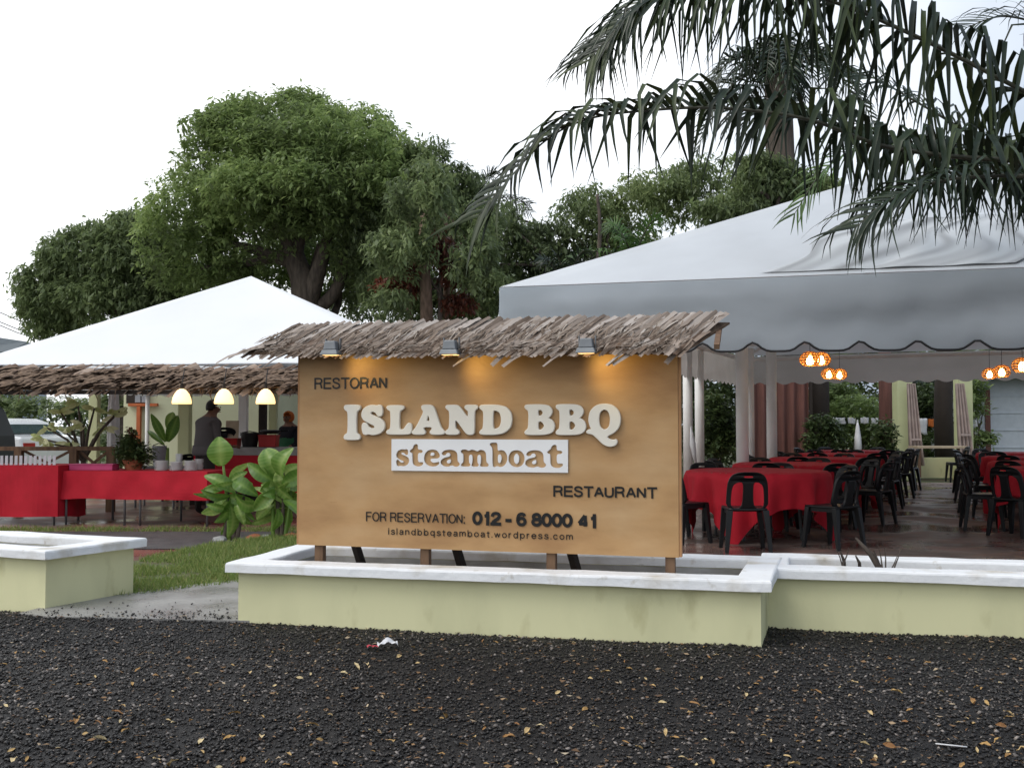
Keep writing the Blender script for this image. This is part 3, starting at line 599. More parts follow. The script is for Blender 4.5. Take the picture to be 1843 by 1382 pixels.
# sign roof, in the sign's frame: ridge behind the board, eave in front
RID_A, RID_B = Vector((-.06, .12, ZB + 1.365)), Vector((SW + .29, .12, ZB + 1.365))
EV_A, EV_B = Vector((-.30, -.20, ZB + 1.205)), Vector((SW + .05, -.20, ZB + 1.175))
def roof_pt(u, v, lift=0.0):
    p = RID_A.lerp(RID_B, u).lerp(EV_A.lerp(EV_B, u), v)
    sag = noise.noise(Vector((u * 6, v * 2, 3))) * .012
    return p + Vector((0, -.35, .94)) * (lift + sag)
b = MB(); b.grid(lambda u, v: roof_pt(u, v * .93, -.012), 24, 6); b.build('thatch_base', Mt['thatch_mass'], sign, solid=.012)
strips = [strip_mesh(k, 1.0, 1.0, Mt['thatch'], .0) for k in range(1)]
def place_strips(parent, n, ptfn, v0, v1, wmin, wmax, m, lift, name='palm_strip', slant=0.0, shapes=10, curl=.02, mass=None, seed=1, vj=.05, tilt=.08):
    rr = random.Random(seed); protos = {}
    for i in range(n):
        u = (i + rr.uniform(-.4, .4)) / n; a = ptfn(u, v0 + rr.uniform(-vj, vj) * .3, lift + rr.uniform(0, .012)); c = ptfn(u + slant + rr.uniform(-.004, .004), v1 + rr.uniform(-vj, vj), lift + rr.uniform(-.006, .012))
        Lg = (c - a).length
        key = (rr.randrange(shapes))
        if key not in protos: protos[key] = strip_mesh(seed * 100 + key, 1.0, 1.0, m, curl / .35)
        y = (a - c).normalized(); up = Vector((rr.uniform(-tilt * 3, tilt * 3), -.35, .94)); x = y.cross(up).normalized(); z = x.cross(y)
        M4 = Matrix((x, y, z)).transposed().to_4x4() @ Matrix.Diagonal((rr.uniform(wmin, wmax), Lg, 1.0, 1)); M4.translation = a
        o = link(name, protos[key], parent); o.matrix_basis = M4
for lay, (n, v0, v1, lift, sd_) in enumerate([(120, .42, 1.03, .004, 11), (135, -.02, .62, .034, 13), (45, -.03, .52, .044, 17)]):
    place_strips(sign, n, roof_pt, v0, v1, .028, .062, Mt['thatch_low'] if lay == 0 else Mt['thatch'], lift, seed=sd_, curl=.01, vj=.045, tilt=.06)
# a few longer ragged leaves at the eave and the loose end
rr = random.Random(5)
for i in range(9):
    u = rr.uniform(0, 1); a = roof_pt(u, .7, .012); c = roof_pt(u + rr.uniform(-.06, .0), 1.08 + rr.uniform(0, .06), -.02)
    o = link('palm_strip', strip_mesh(900 + i % 5, 1, 1, Mt['thatch'], .05), sign); y = (a - c).normalized(); x = y.cross(Vector((rr.uniform(-.4, .4), -.3, .9))).normalized(); z = x.cross(y)
    M4 = Matrix((x, y, z)).transposed().to_4x4() @ Matrix.Diagonal((rr.uniform(.03, .06), (c - a).length, 1, 1)); M4.translation = a; o.matrix_basis = M4
for du, dv in ((-.01, .35), (-.012, .6), (-.015, .8)):
    a = roof_pt(.03, dv, .02); c = roof_pt(-.05, dv + .32, .015); o = link('palm_strip', strip_mesh(950, 1, 1, Mt['thatch'], .05), sign)
    y = (a - c).normalized(); x = y.cross(Vector((0, -.3, .9))).normalized(); z = x.cross(y); M4 = Matrix((x, y, z)).transposed().to_4x4() @ Matrix.Diagonal((.09, (c - a).length, 1, 1)); M4.translation = a; o.matrix_basis = M4
b = MB(); b.beam((RID_A.x, .12, RID_A.z - .03), (RID_B.x - .05, .12, RID_B.z - .03), .035); b.build('ridge_batten', Mt['timber'], sign)
b = MB(); b.beam((EV_A.x + .3, -.15, EV_A.z + .0), (EV_B.x, -.15, EV_B.z + .0), .03); b.build('eave_batten', Mt['timber'], sign)
for u in (.16, .45, .78, .98):
    b = MB(); b.beam(roof_pt(u, .02, -.035), Vector((roof_pt(u, 0).x, -.17, EV_A.z - .01)), .03); b.build('rafter', Mt['timber'], sign)

fb_ = MB(); fval = []; rr = random.Random(61)
for i in range(1500):          # matted loose fibres over the strips and along the eave
    u = rr.random(); v = rr.random() ** .7 * 1.0; a = roof_pt(u, v, .03 + rr.uniform(0, .028) - .03 * (v > .6)); c = roof_pt(u + rr.uniform(-.018, .012), min(v + rr.uniform(.08, .3), 1.07), .012 + rr.uniform(-.015, .03))
    x = Vector((rr.uniform(.002, .006), 0, rr.uniform(-.002, .002))); md = a.lerp(c, .5) + Vector((rr.uniform(-.008, .008), 0, rr.uniform(0, .012))); fb_.add([a - x, a + x, md + x, md - x, c], [(0, 1, 2, 3), (3, 2, 4)]); fval += [min(1, max(0, rr.gauss(.4, .25)))] * 5
o = fb_.build('loose_fibre', Mt['fibre'], sign); o.data.attributes.new('v', 'FLOAT', 'POINT').data.foreach_set('value', fval); o['kind'] = 'stuff'
# floodlights poking out of the eave
def floodlight(x, y, xt, label):
    c = P(x, y, 0.0001 + 1); s_, z_ = SG(x, y); r_ = ray(x, y); nn_ = -sgn * .20 + BL; o_ = Vector((0, 0, CAMH)); w_ = o_ + r_ * ((nn_ - o_).dot(sgn) / r_.dot(sgn)) - BL; base = Vector((w_.dot(sdir), -.20, w_.z + ZB - .035))
    o = empty('floodlight', BL + sdir * base.x + sgn * base.y + Vector((0, 0, base.z - ZB)), srz); tag(o, label, 'floodlight', 'floodlights under the sign roof')
    b = MB(); b.box((0, 0, .055), (.085, .075, .055), taper=.8); b.build('housing', Mt['aluminium'], o, bevel=.006)
    b = MB(); b.box((0, -.002, .012), (.118, .095, .03), taper=.82); b.build('shade', Mt['aluminium'], o, bevel=.004)
    b = MB(); b.box((0, 0, -.0045), (.09, .07, .002)); b.build('lens', Mt['lamp_glass'], o)
    for q in (-.048, .048): b = MB(); b.box((q, .02, .065), (.006, .02, .07)); b.build('bracket', Mt['steel'], o)
    l = bpy.data.lights.new('floodlight_lamp', 'SPOT'); l.energy = 2.6; l.color = (1, .72, .24); l.spot_size = R(130); l.spot_blend = 1.0; l.shadow_soft_size = .06
    lo_ = bpy.data.objects.new('floodlight_lamp', l); COL.objects.link(lo_); lo_.parent = o; lo_.location = (.02, .02, -.05)
    ts, tz = SG(xt, 668); tgt = Vector((ts - base.x, -base.y, tz - base.z)); lo_.rotation_euler = (-(tgt - Vector((.02, .02, -.05)))).to_track_quat('Z', 'Y').to_euler()
floodlight(597, 628, 690, 'small grey floodlight above the word RESTORAN')
floodlight(811, 627, 905, 'small grey floodlight at the middle of the sign roof')
floodlight(1056, 624, 1120, 'small grey floodlight above the letter Q end of the sign')
# ------------------------------------------------------------------ left marquee and buffet
def canopy_mesh(corners, apexes, sag, m, n=18):
    # hip roof from ordered eave corners and an apex (or ridge of two)
    b = MB(); k = len(corners)
    for i in range(k):
        a, c = Vector(corners[i]), Vector(corners[(i + 1) % k]); ap = Vector(apexes[0])
        def fn(u, v, a=a, c=c, ap=ap):
            p = a.lerp(c, u).lerp(ap, v); s_ = math.sin(math.pi * v) * sag * (math.sin(math.pi * u) ** .7)
            return p - Vector((0, 0, s_ + (noise.noise(p * 1.1) * .02 if 0 < v < 1 and 0 < u < 1 else 0)))
        b.grid(fn, n, n)
    me = b.mesh('canopy', m, True); bm = bmesh.new(); bm.from_mesh(me); bmesh.ops.remove_doubles(bm, verts=bm.verts, dist=.0008); bm.to_mesh(me); bm.free(); return me
def valance(a, c, ztop_a, ztop_c, h, scal, amp, bulge, outward, m, trim=True, sag=.0, parent=None, name='valance', ripple=.012, shape='round'):
    a, c, outward = Vector(a), Vector(c), Vector(outward); Lg = (c - a).length; nu = max(24, int(Lg / .045)); nv = 10
    def bot(s):
        q = (s / scal) % 1.0
        if shape == 'bump': return amp * (math.exp(-((q - .5) / .17) ** 2))
        return amp * (abs(math.cos(math.pi * q)) ** 3)
    def fn(u, v):
        s_ = u * Lg; zt = ztop_a + (ztop_c - ztop_a) * u; hh = h - bot(s_)
        p = a.lerp(c, u); fold = noise.noise(Vector((s_ * .55 + v * 1.6, v * 2.6, 2))) * ripple * 4 + noise.noise(Vector((s_ * 3.1, v * .8, 8))) * ripple
        off = bulge * math.sin(math.pi * min(1, v * .9)) + fold * min(1, v * 3)
        return Vector((p.x, p.y, zt - hh * v)) + outward * off
    b = MB(); b.grid(fn, nu, nv); o = b.build(name, m, parent, smooth=True, world=True)
    if trim:
        b = MB(); b.tube([fn(i / nu, 1.0) + outward * .004 for i in range(nu + 1)], .011, 5); b.build('trim', Mt['black_trim'], o, smooth=True)
        o.children[0].data.transform(inv_of(o) if False else inv_of(parent)) if parent is not None else None
    return o
def marquee(label, loc): o = empty('marquee_tent', loc); tag(o, label, 'tent'); return o
lt = marquee('bright white pyramid marquee above the buffet with thatched front', (-4.3, 17.2, -.09))
A = [Vector((-7.55, 14.1, 2.03)), Vector((-.95, 13.85, 2.06)), Vector((-.75, 20.4, 2.06)), Vector((-7.4, 20.6, 2.03))]
AP = P(452, 497, 17.2)
me = canopy_mesh(A, [AP], .06, Mt['canvas_white']); me.transform(inv_of(lt)); link('canopy', me, lt)
for i, oz in ((0, (0, -1, 0)), (1, (1, 0, 0)), (2, (0, 1, 0)), (3, (-1, 0, 0))):
    valance(A[i], A[(i + 1) % 4], A[i].z, A[(i + 1) % 4].z, .26, .3, .03, .0, oz, Mt['canvas_white'], False, parent=lt, ripple=.03)
for p in [A[0] + Vector((.15, .15, 0)), A[1] + Vector((-.15, .15, 0)), A[2] + Vector((-.15, -.15, 0)), A[3] + Vector((.15, -.15, 0))]:
    b = MB(); b.tube([(p.x, p.y, -.09), (p.x, p.y, p.z - .05)], .04, 10); b.build('post', Mt['post'], lt, world=True, smooth=True)
b = MB()
for i in range(4): b.beam(A[i] - Vector((0, 0, .04)), A[(i + 1) % 4] - Vector((0, 0, .04)), .05)
b.build('eave_frame', Mt['steel'], lt, world=True)

# thatch awning along the buffet front
aw = empty('thatch_awning', (-4.6, 13.6, -.09)); tag(aw, 'brown palm thatch awning above the buffet with three glowing lamps', 'awning')
AR = [Vector((-8.4, 13.95, 1.935)), Vector((-1.0, 13.75, 1.935))]; AE = [Vector((-8.4, 13.15, 1.66)), Vector((-1.0, 12.95, 1.68))]
def aw_pt(u, v, lift=0.0):
    p = AR[0].lerp(AR[1], u).lerp(AE[0].lerp(AE[1], u), v); return p + Vector((0, -.35, .94)) * (lift + noise.noise(Vector((u * 14, v * 3, 1))) * .02) - aw.location
b = MB(); b.grid(lambda u, v: aw_pt(u, v * .95, -.02), 60, 6); b.build('thatch_base', Mt['thatch_mass'], aw, solid=.02)
for (n, v0, v1, lift, sd_, sl_) in [(80, .62, 1.05, .0, 31, -.03), (80, .38, .84, .02, 32, -.034), (80, .14, .58, .04, 33, -.034), (60, -.05, .32, .055, 34, -.03)]:
    place_strips(aw, n, aw_pt, v0, v1, .05, .12, Mt['thatch2'], lift, seed=sd_, slant=sl_, curl=.03, vj=.09, tilt=.3)
b = MB(); rr = random.Random(77)
for i in range(1500):
    u, v = rr.random(), rr.random() * .95; a = aw_pt(u, v, .03 + rr.uniform(-.02, .03)); c = aw_pt(u + rr.uniform(-.035, -.008), min(1.16, v + rr.uniform(.12, .32)), .02 + rr.uniform(-.04, .05))
    d = (c - a).normalized(); x = d.cross(Vector((rr.uniform(-.6, .6), -.3, .9))).normalized() * rr.uniform(.015, .045); md = a.lerp(c, .5) + Vector((0, -.01, .02))
    b.add([a - x, a + x, md + x * .9, c + x * .3, c - x * .2, md - x * .9], [(0, 1, 2, 5), (5, 2, 3, 4)])
o = b.build('loose_thatch', Mt['thatch_mass'], aw); o['kind'] = 'stuff'
rr = random.Random(8)
b = MB()
for i in range(90):   # dangling wisps below the eave
    u = rr.random(); a = aw_pt(u, .98, -.01); c = a + Vector((rr.uniform(-.08, .08), rr.uniform(-.04, .04), -rr.uniform(.05, .22))); x = Vector((rr.uniform(.006, .016), 0, 0)); b.add([a - x, a + x, c], [(0, 1, 2)])
o = b.build('hanging_wisps', Mt['thatch_mass'], aw); o['kind'] = 'stuff'
for u in (.02, .35, .68, .98):
    p, q = aw_pt(u, 0, -.05), aw_pt(u, .98, -.05); b = MB(); b.beam(p, q, .04); b.build('rafter', Mt['timber_dark'], aw)
b = MB(); b.beam(aw_pt(0, .95, -.07), aw_pt(1, .95, -.07), .05); b.build('eave_beam', Mt['timber_dark'], aw)

def dome_lamp(x, lab):
    c = P(x, 727, 12.85); o = empty('pendant_lamp', c); tag(o, lab, 'lamp', 'dome lamps under the thatch awning')
    b = MB(); prof = [(.117, 0), (.121, .02), (.112, .07), (.09, .125), (.055, .17), (.02, .19)]; b.lathe(prof, n=24); b.build('shade', Mt['lamp_glass'], o, smooth=True)
    b = MB(); b.tube([(0, 0, .19), (0, 0, .26)], .02, 8); b.build('cap', Mt['timber_dark'], o)
    b = MB(); b.tube([(0, 0, .25), (0, .1, .45)], .006, 6); b.build('cord', Mt['black_trim'], o)
dome_lamp(327, 'glowing dome lamp nearest the green post and the man'); dome_lamp(403, 'glowing dome lamp between two others over the black chair back'); dome_lamp(478, 'glowing dome lamp nearest the sign board')

# buffet tables
def cloth_panel(mb, pts_top, drop, wave=.026, nv=8, sd_=0, hem=0.0):
    pts = [Vector(p) for p in pts_top]; n = len(pts) - 1
    per = 44
    path = []
    for i in range(n):
        for k in range(per): path.append(pts[i].lerp(pts[i + 1], k / per))
    path.append(pts[-1]); m = len(path) - 1; acc = 0; L = [0]
    for i in range(m): acc += (path[i + 1] - path[i]).length; L.append(acc)
    def fn(u, v):
        i = min(int(round(u * m)), m); p = path[i]; t = (path[min(i + 1, m)] - path[max(i - 1, 0)]).normalized(); nn = Vector((t.y, -t.x, 0))
        f = math.sin(L[i] * 9 + sd_) * wave + noise.noise(Vector((L[i] * 3.5, v * 1.2, sd_))) * wave * 1.6
        dr = drop * (1 + hem * noise.noise(Vector((L[i] * 1.1, 3, sd_))))
        return p + nn * (.01 + (f + .012) * v) - Vector((0, 0, dr * v))
    mb.grid(fn, m, nv)
def buffet_table(label, a, c, width, top, drop, legs, clabel, fl=-.09, leg_r=.016):
    a, c = Vector(a), Vector(c); t = (c - a).normalized(); nn = Vector((-t.y, t.x, 0))
    o = empty('folding_table', ((a.x + c.x) / 2, (a.y + c.y) / 2, fl)); tag(o, label, 'table')
    b = MB(); q = [a, c, c + nn * width, a + nn * width]; b.prism([(p.x, p.y) for p in q], top - .03, top); b.build('table_top', Mt['tabletop'], o, world=True)
    for s_, k in legs:
        p = a.lerp(c, s_) + nn * (.03 + k * (width - .06)); b = MB(); b.tube([(p.x, p.y, fl), (p.x, p.y, top - .03)], leg_r, 8); b.build('leg', Mt['steel'], o, world=True, smooth=True)
    for k in (0, 1):
        p, r_ = a.lerp(c, .03) + nn * (.05 + k * (width - .1)), a.lerp(c, .97) + nn * (.05 + k * (width - .1)); b = MB(); b.beam((p.x, p.y, top - .07), (r_.x, r_.y, top - .07), .025); b.build('rail', Mt['steel'], o, world=True)
    cl = empty('tablecloth', (a.x, a.y, top)); tag(cl, clabel, 'tablecloth')
    e_ = .015; q2 = [a - nn * e_ - t * e_, c - nn * e_ + t * e_, c + nn * (width + e_) + t * e_, a + nn * (width + e_) - t * e_]
    b = MB(); b.prism([(p.x, p.y) for p in q2], top + .002, top + .008); b.build('spread', Mt['red_cloth'], cl, world=True)
    b = MB(); cloth_panel(b, [Vector((p.x, p.y, top + .006)) for p in (q2[3], q2[0], q2[1], q2[2])], drop, sd_=len(label), hem=.12); b.build('skirt', Mt['red_cloth'], cl, world=True)
    return o
ta, tb = P(118, 848, 13.4), P(345, 849, 13.2); TT = .60
ta.z = tb.z = 0
buffet_table('long folding table with thin grey legs carrying the plates', ta, P(372, 848, 13.1).xy.to_3d(), .75, TT, .36, [(.0, 0), (1, 0), (.13, 1), (.42, 0), (.53, 0), (.64, 1), (1, 1)], 'red cloth with short drop over the table carrying the plates')
ua, ub = P(-260, 838, 13.5), P(104, 838, 13.3)
buffet_table('folding table under the long red cloth with white cards', ua.xy.to_3d(), ub.xy.to_3d(), .7, .67, .66, [(.02, 0), (.98, 0), (.02, 1), (.98, 1)], 'long red cloth hanging almost to the ground beside the planter')
ka, kb = P(352, 812, 15.6), P(640, 812, 15.2)
buffet_table('long service counter behind the big leaved plants', ka.xy.to_3d(), kb.xy.to_3d(), .7, .735, .60, [(.02, 0), (.98, 0), (.02, 1), (.98, 1)], 'dark red cloth hanging from the service counter')
b = MB(); t_ = [(ka + Vector((.1, .02, 0))), kb + Vector((0, .02, 0)), kb + Vector((0, .66, 0)), ka + Vector((.1, .66, 0))]
b.prism([(p.x, p.y) for p in t_], .747, .865); tag(b.build('serving_slab', Mt['stone']), 'grey slab lying on the red service counter', 'slab')

def plate_stack(x, yb, n, d, lab, r_=.12):
    c = PZ(x, yb, TT + .009) if d is None else P(x, yb, d); c.z = TT + .009
    o = empty('plate_stack', c); tag(o, lab, 'plates', 'stacked plates on the buffet')
    base = None
    for i in range(n):
        b = MB(); b.lathe([(r_ * .6, 0), (r_ * .62, .003), (r_, .012), (r_ * .99, .0145), (r_ * .6, .006)], n=20)
        if base is None: base = b.mesh('plate', Mt['china'], True)
        k = link('plate', base, o); k.location = (random.uniform(-.003, .003), random.uniform(-.003, .003), i * .0142)
plate_stack(291, 842, 9, 13.45, 'stack of white plates closest to the leafy pot', .09)
plate_stack(317, 842, 8, 13.42, 'stack of white plates in the middle of the buffet row', .09)
plate_stack(343, 842, 9, 13.4, 'stack of white plates at the end of the buffet row', .09)
plate_stack(322, 838, 15, 13.62, 'small tall stack of bowls rising behind the plates', .05)
plate_stack(358, 838, 10, 13.62, 'low stack of saucers behind the last plates', .06)
for i in range(12):
    x = 3 + i * 8.6; c = P(x, 837, 13.55); c.z = .679
    o = empty('menu_card', c); o.rotation_euler = (0, 0, .35); tag(o, 'folded white card in the row standing on the long red cloth', 'card', 'white cards in a row')
    b = MB(); b.add([(-.017, -.02, 0), (.017, -.02, 0), (.017, 0, .12), (-.017, 0, .12), (.017, .03, 0), (-.017, .03, 0)], [(0, 1, 2, 3), (3, 2, 4, 5)])
    b.build('card', Mt['paper'], o, solid=.002)
o = empty('pink_box', P(170, 841, 13.6).xy.to_3d() + Vector((0, 0, TT + .009)), -.05); tag(o, 'low bright pink box on the buffet beside the leafy pot', 'box')
b = MB(); b.box((0, 0, .035), (.58, .22, .07)); b.build('tray', Mt['pink'], o, bevel=.006)
b = MB(); b.box((.0, 0, .076), (.60, .235, .012)); b.build('lid', Mt['pink'], o)

# ------------------------------------------------------------------ foliage
def leaf_cloud(centers, per, size, droop=.6, flat=.35, jitter=.35, attr_c=None, rngs=None, narrow=.34, updir=None):
    r = rngs or rng; C = np.repeat(np.asarray(centers), per, 0); n = len(C)
    th = r.random(n) * 6.283; el = r.normal(-droop, .45, n)
    d = np.stack([np.cos(th) * np.cos(el), np.sin(th) * np.cos(el), np.sin(el)], -1)
    sz = size * (.4 + 1.1 * r.random(n)); base = C + r.normal(0, size * jitter, (n, 3))
    side = np.cross(d, np.array([0, 0, 1.0])) ; side /= np.linalg.norm(side, axis=1)[:, None] + 1e-9
    side = side + r.normal(0, .35, (n, 3)); w_ = sz * narrow
    mid = base + d * (sz * .5)[:, None]; tip = base + d * sz[:, None] - np.stack([0 * sz, 0 * sz, sz * .15], -1)
    V = np.stack([base, mid + side * (w_ * .5)[:, None], tip, mid - side * (w_ * .5)[:, None]], 1).reshape(-1, 3)
    Fq = np.arange(n * 4).reshape(-1, 4)
    a = r.normal(.42, .17, n)
    if attr_c is not None: a = a + np.repeat(attr_c, per)
    return V, Fq, np.repeat(np.clip(a, 0, 1), 4)
def lobes_points(lobes, n, r, shell=.55):
    out = []; vol = np.array([l[3] * l[4] * l[5] for l in lobes]) ** .7; k = r.choice(len(lobes), n, p=vol / vol.sum())
    for i in k:
        cx, cy, cz, rx, ry, rz = lobes[i][:6]; v = r.normal(0, 1, 3); v /= np.linalg.norm(v); q = shell + (1 - shell) * r.random() ** .6
        if r.random() < .18: q *= r.random()
        out.append((cx + v[0] * rx * q, cy + v[1] * ry * q, cz + v[2] * rz * q))
    return np.array(out)
def bumpy(lobes, r, k=7, f=.42):      # break each lobe into smaller outer clumps
    out = []
    for l in lobes:
        out.append(l)
        for _ in range(k):
            v = r.normal(0, 1, 3); v /= np.linalg.norm(v); v[2] = abs(v[2]) * .9 - .2; s_ = f * r.uniform(.6, 1.15)
            out.append((l[0] + v[0] * l[3] * .82, l[1] + v[1] * l[4] * .82, l[2] + v[2] * l[5] * .82, l[3] * s_, l[4] * s_, l[5] * s_))
    return out
def tree(name, label, cat, base, lobes, n, per, size, m, trunk, group=None, seed=1, droop=.6, bark='bark', k=7, shell=.6, limbs=8, narrow=.34, f=.42):
    r = np.random.default_rng(seed); o = empty(name, base); tag(o, label, cat, group)
    bl = bumpy(lobes, r, k, f); pts = lobes_points(bl, n, r, shell)
    bias = np.array([noise.noise(Vector(p) * .45) for p in pts]) * .45
    V, Fq, at = leaf_cloud(pts, per, size, droop=droop, attr_c=bias, rngs=r, narrow=narrow)
    V = V - np.array(base); link('crown', np_mesh('crown', V, Fq, m, at), o)
    rd = random.Random(seed); b = MB()
    for tp, rad in trunk: b.tube(catmull(tp, 4), [rad[0] + (rad[1] - rad[0]) * i / (len(catmull(tp, 4)) - 1) for i in range(len(catmull(tp, 4)))], 9)
    top = Vector(trunk[0][0][-1]); mid = Vector(trunk[0][0][len(trunk[0][0]) // 2])
    for i in range(limbs):
        l = bl[rd.randrange(len(bl))]; e_ = Vector(l[:3]); s_ = mid.lerp(top, rd.random()); q = s_.lerp(e_, .5) + Vector((rd.uniform(-.3, .3), rd.uniform(-.3, .3), rd.uniform(-.2, .5)))
        b.tube(catmull([s_, q, e_], 4), [trunk[0][1][1] * .8 * (1 - .085 * j) for j in range(9)], 6)
    b.build('trunk', Mt[bark], o, world=True, smooth=True); return o
def lb(x, y, d, rx, ry, rd=None):      # lobe from pixels: centre, radii in pixels
    p = P(x, y, d); s_ = d / F; return (p.x, p.y, p.z, rx * s_, (rd if rd else (rx + ry) / 2) * s_, ry * s_)
# the big rain tree behind the marquee
D = 28.0
main = [lb(560, 470, D + 3.5, 150, 60), lb(640, 540, D + 3.5, 70, 35), lb(450, 500, D + 3, 80, 50), lb(480, 300, D, 170, 130), lb(600, 300, D - 1, 170, 120), lb(420, 380, D - .5, 150, 110), lb(560, 345, D - 2, 190, 75), lb(690, 350, D, 110, 120), lb(330, 420, D, 90, 120), lb(650, 440, D - .5, 80, 90), lb(380, 490, D, 80, 50), lb(520, 220, D + 1, 120, 62), lb(640, 235, D, 80, 50), lb(430, 225, D, 70, 55)]
tb_ = P(548, 640, D); tb_.z = -.2
tr = [([tb_, P(550, 545, D), P(535, 480, D), P(515, 420, D)], (.5, .22)), ([P(550, 560, D), P(575, 480, D - .3), P(600, 400, D - .5)], (.3, .12)), ([P(548, 570, D), P(600, 530, D), P(625, 460, D), P(640, 400, D)], (.22, .1)), ([P(520, 470, D), P(460, 450, D), P(420, 440, D)], (.2, .08)), ([P(590, 590, D), P(610, 540, D + .5), P(605, 500, D)], (.12, .07)), ([P(560, 590, D), P(556, 520, D + .5), P(575, 440, D)], (.16, .07))]
tree('rain_tree', 'huge round dark green tree behind the white marquee', 'tree', tuple(tb_), main, 16000, 9, .16, Mt['mango'], tr, seed=3, droop=.3, k=12, limbs=14, f=.36)
left = [lb(180, 470, D + 2, 110, 75), lb(110, 530, D + 2, 85, 60), lb(230, 540, D + 1.5, 110, 60), lb(250, 430, D + 2, 80, 60), lb(90, 575, D + 2, 60, 35), lb(290, 500, D + 2, 70, 70)]
tl = P(230, 700, D + 2); tl.z = -.2
tree('spreading_tree', 'lower dark spreading tree next to the power lines', 'tree', tuple(tl), left, 7500, 9, .165, Mt['mango_dark'], [([tl, P(235, 600, D + 2), P(220, 520, D + 2)], (.35, .15))], seed=4, k=7, limbs=9)
# trees to the right of it, thin trunks with climbers
D2 = 26.0
rt = [lb(650, 500, D2 + 3, 60, 80), lb(680, 400, D2 + 2.5, 60, 80), lb(860, 380, D2 + 2, 60, 60), lb(800, 420, D2 + 2, 80, 90), lb(765, 360, D2 - 3, 60, 70), lb(720, 450, D2 - 3, 60, 60), lb(850, 470, D2 - 3, 50, 60), lb(700, 545, D2 - 3, 50, 40), lb(760, 300, D2 + 1, 60, 60), lb(700, 430, D2 + 1, 90, 110), lb(830, 340, D2 + 1, 50, 50), lb(770, 330, D2, 55, 50), lb(740, 420, D2, 70, 70), lb(840, 420, D2, 70, 70), lb(720, 520, D2, 80, 50), lb(850, 520, D2, 80, 50), lb(800, 560, D2, 100, 40)]
t3 = P(770, 640, D2); t3.z = -.2
tree('slender_tree', 'slender brown trunked tree wrapped in creepers behind the sign roof', 'tree', tuple(t3), rt, 8500, 8, .15, Mt['jungle'], [([t3, P(768, 560, D2 - 2), P(762, 450, D2 - 2), P(768, 330, D2 - 1)], (.18, .09)), ([P(735, 620, D2), P(738, 480, D2 - 1.6), P(732, 360, D2)], (.09, .05)), ([P(800, 600, D2), P(806, 480, D2 - 1.5), P(805, 400, D2)], (.1, .05))], seed=6, bark='bark_pale', limbs=4, shell=.4)
rl = [lb(790, 440, D2 - 2, 35, 30), lb(815, 490, D2 - 2, 30, 28), lb(735, 500, D2 - 2, 30, 35), lb(700, 512, D2 - 2, 25, 15), lb(825, 545, D2 - 2, 30, 20)]
t4 = P(795, 640, D2 - 2); t4.z = -.2
tree('red_leaf_tree', 'thin tree with rust red leaves among the creepers', 'tree', tuple(t4), rl, 700, 6, .15, Mt['red_leaf'], [([t4, P(792, 560, D2 - 2), P(795, 460, D2 - 2)], (.07, .04))], seed=7, limbs=5, shell=.2, k=3)
D3 = 30.0
jr = [lb(900, 500, D3, 70, 80), lb(990, 440, D3, 60, 50), lb(960, 480, D3, 90, 60), lb(1060, 400, D3, 80, 70), lb(1180, 360, D3, 100, 60), lb(1290, 330, D3, 90, 60), lb(920, 420, D3, 50, 60), lb(1000, 530, D3, 110, 40), lb(1120, 450, D3, 90, 50)]
t5 = P(1100, 700, D3); t5.z = -.2
tree('thicket_tree', 'dense dim green tree between the slender trunks and the grey tent', 'tree', tuple(t5), jr, 6500, 7, .155, Mt['jungle'], [([t5, P(1095, 560, D3), P(1085, 430, D3)], (.25, .1)), ([P(1070, 520, D3 - 2), P(1080, 420, D3 - 2), P(1075, 350, D3 - 2)], (.07, .04))], seed=8, limbs=12, shell=.3)
jr2 = [lb(1380, 330, D3 - 4, 70, 60), lb(1450, 350, D3 - 4, 70, 50), lb(1320, 380, D3 - 4, 80, 40)]
t6 = P(1400, 700, D3 - 4); t6.z = -.2
tree('broad_tree', 'dark tree rising behind the peak of the grey tent', 'tree', tuple(t6), jr2, 2600, 7, .155, Mt['jungle'], [([t6, P(1400, 500, D3 - 4), P(1395, 380, D3 - 4)], (.2, .1))], seed=9, limbs=7, shell=.3)

# palms: frond = curved rib with drooping leaflets
def leaflet_mesh(p, d0, Lg, wd, side, sagk, rd, nseg=6, attach_up=None):
    pts = []; d = d0.normalized(); q = p.copy(); g = Vector((0, 0, -1))
    lean = Vector((rd.gauss(0, .24), rd.gauss(0, .2), -1)) + d * .12
    for j in range(nseg + 1):
        pts.append(q.copy()); q = q + d * (Lg / nseg * (.7 if j < 2 else 1.2)); f = min(1, ((j + 1) / nseg) * sagk); d = d0.normalized().lerp(lean, f * f * (3 - 2 * f)).normalized()
    vs = []
    for j, q in enumerate(pts):
        t = j / nseg; ww = wd * (.55 + 1.1 * t) if t < .35 else wd * max(.02, (1 - t) / .65) ** .75
        tg = (pts[min(j + 1, nseg)] - pts[max(j - 1, 0)]).normalized(); x = side - tg * side.dot(tg); x = x.normalized() if x.length > 1e-4 else Vector((1, 0, 0)); nrm = x.cross(tg)
        vs += [q - x * ww * .5 + nrm * ww * .18, q, q + x * ww * .5 + nrm * ww * .18]
    fs = [(j * 3 + i, j * 3 + i + 1, (j + 1) * 3 + i + 1, (j + 1) * 3 + i) for j in range(nseg) for i in range(2)]
    return vs, fs
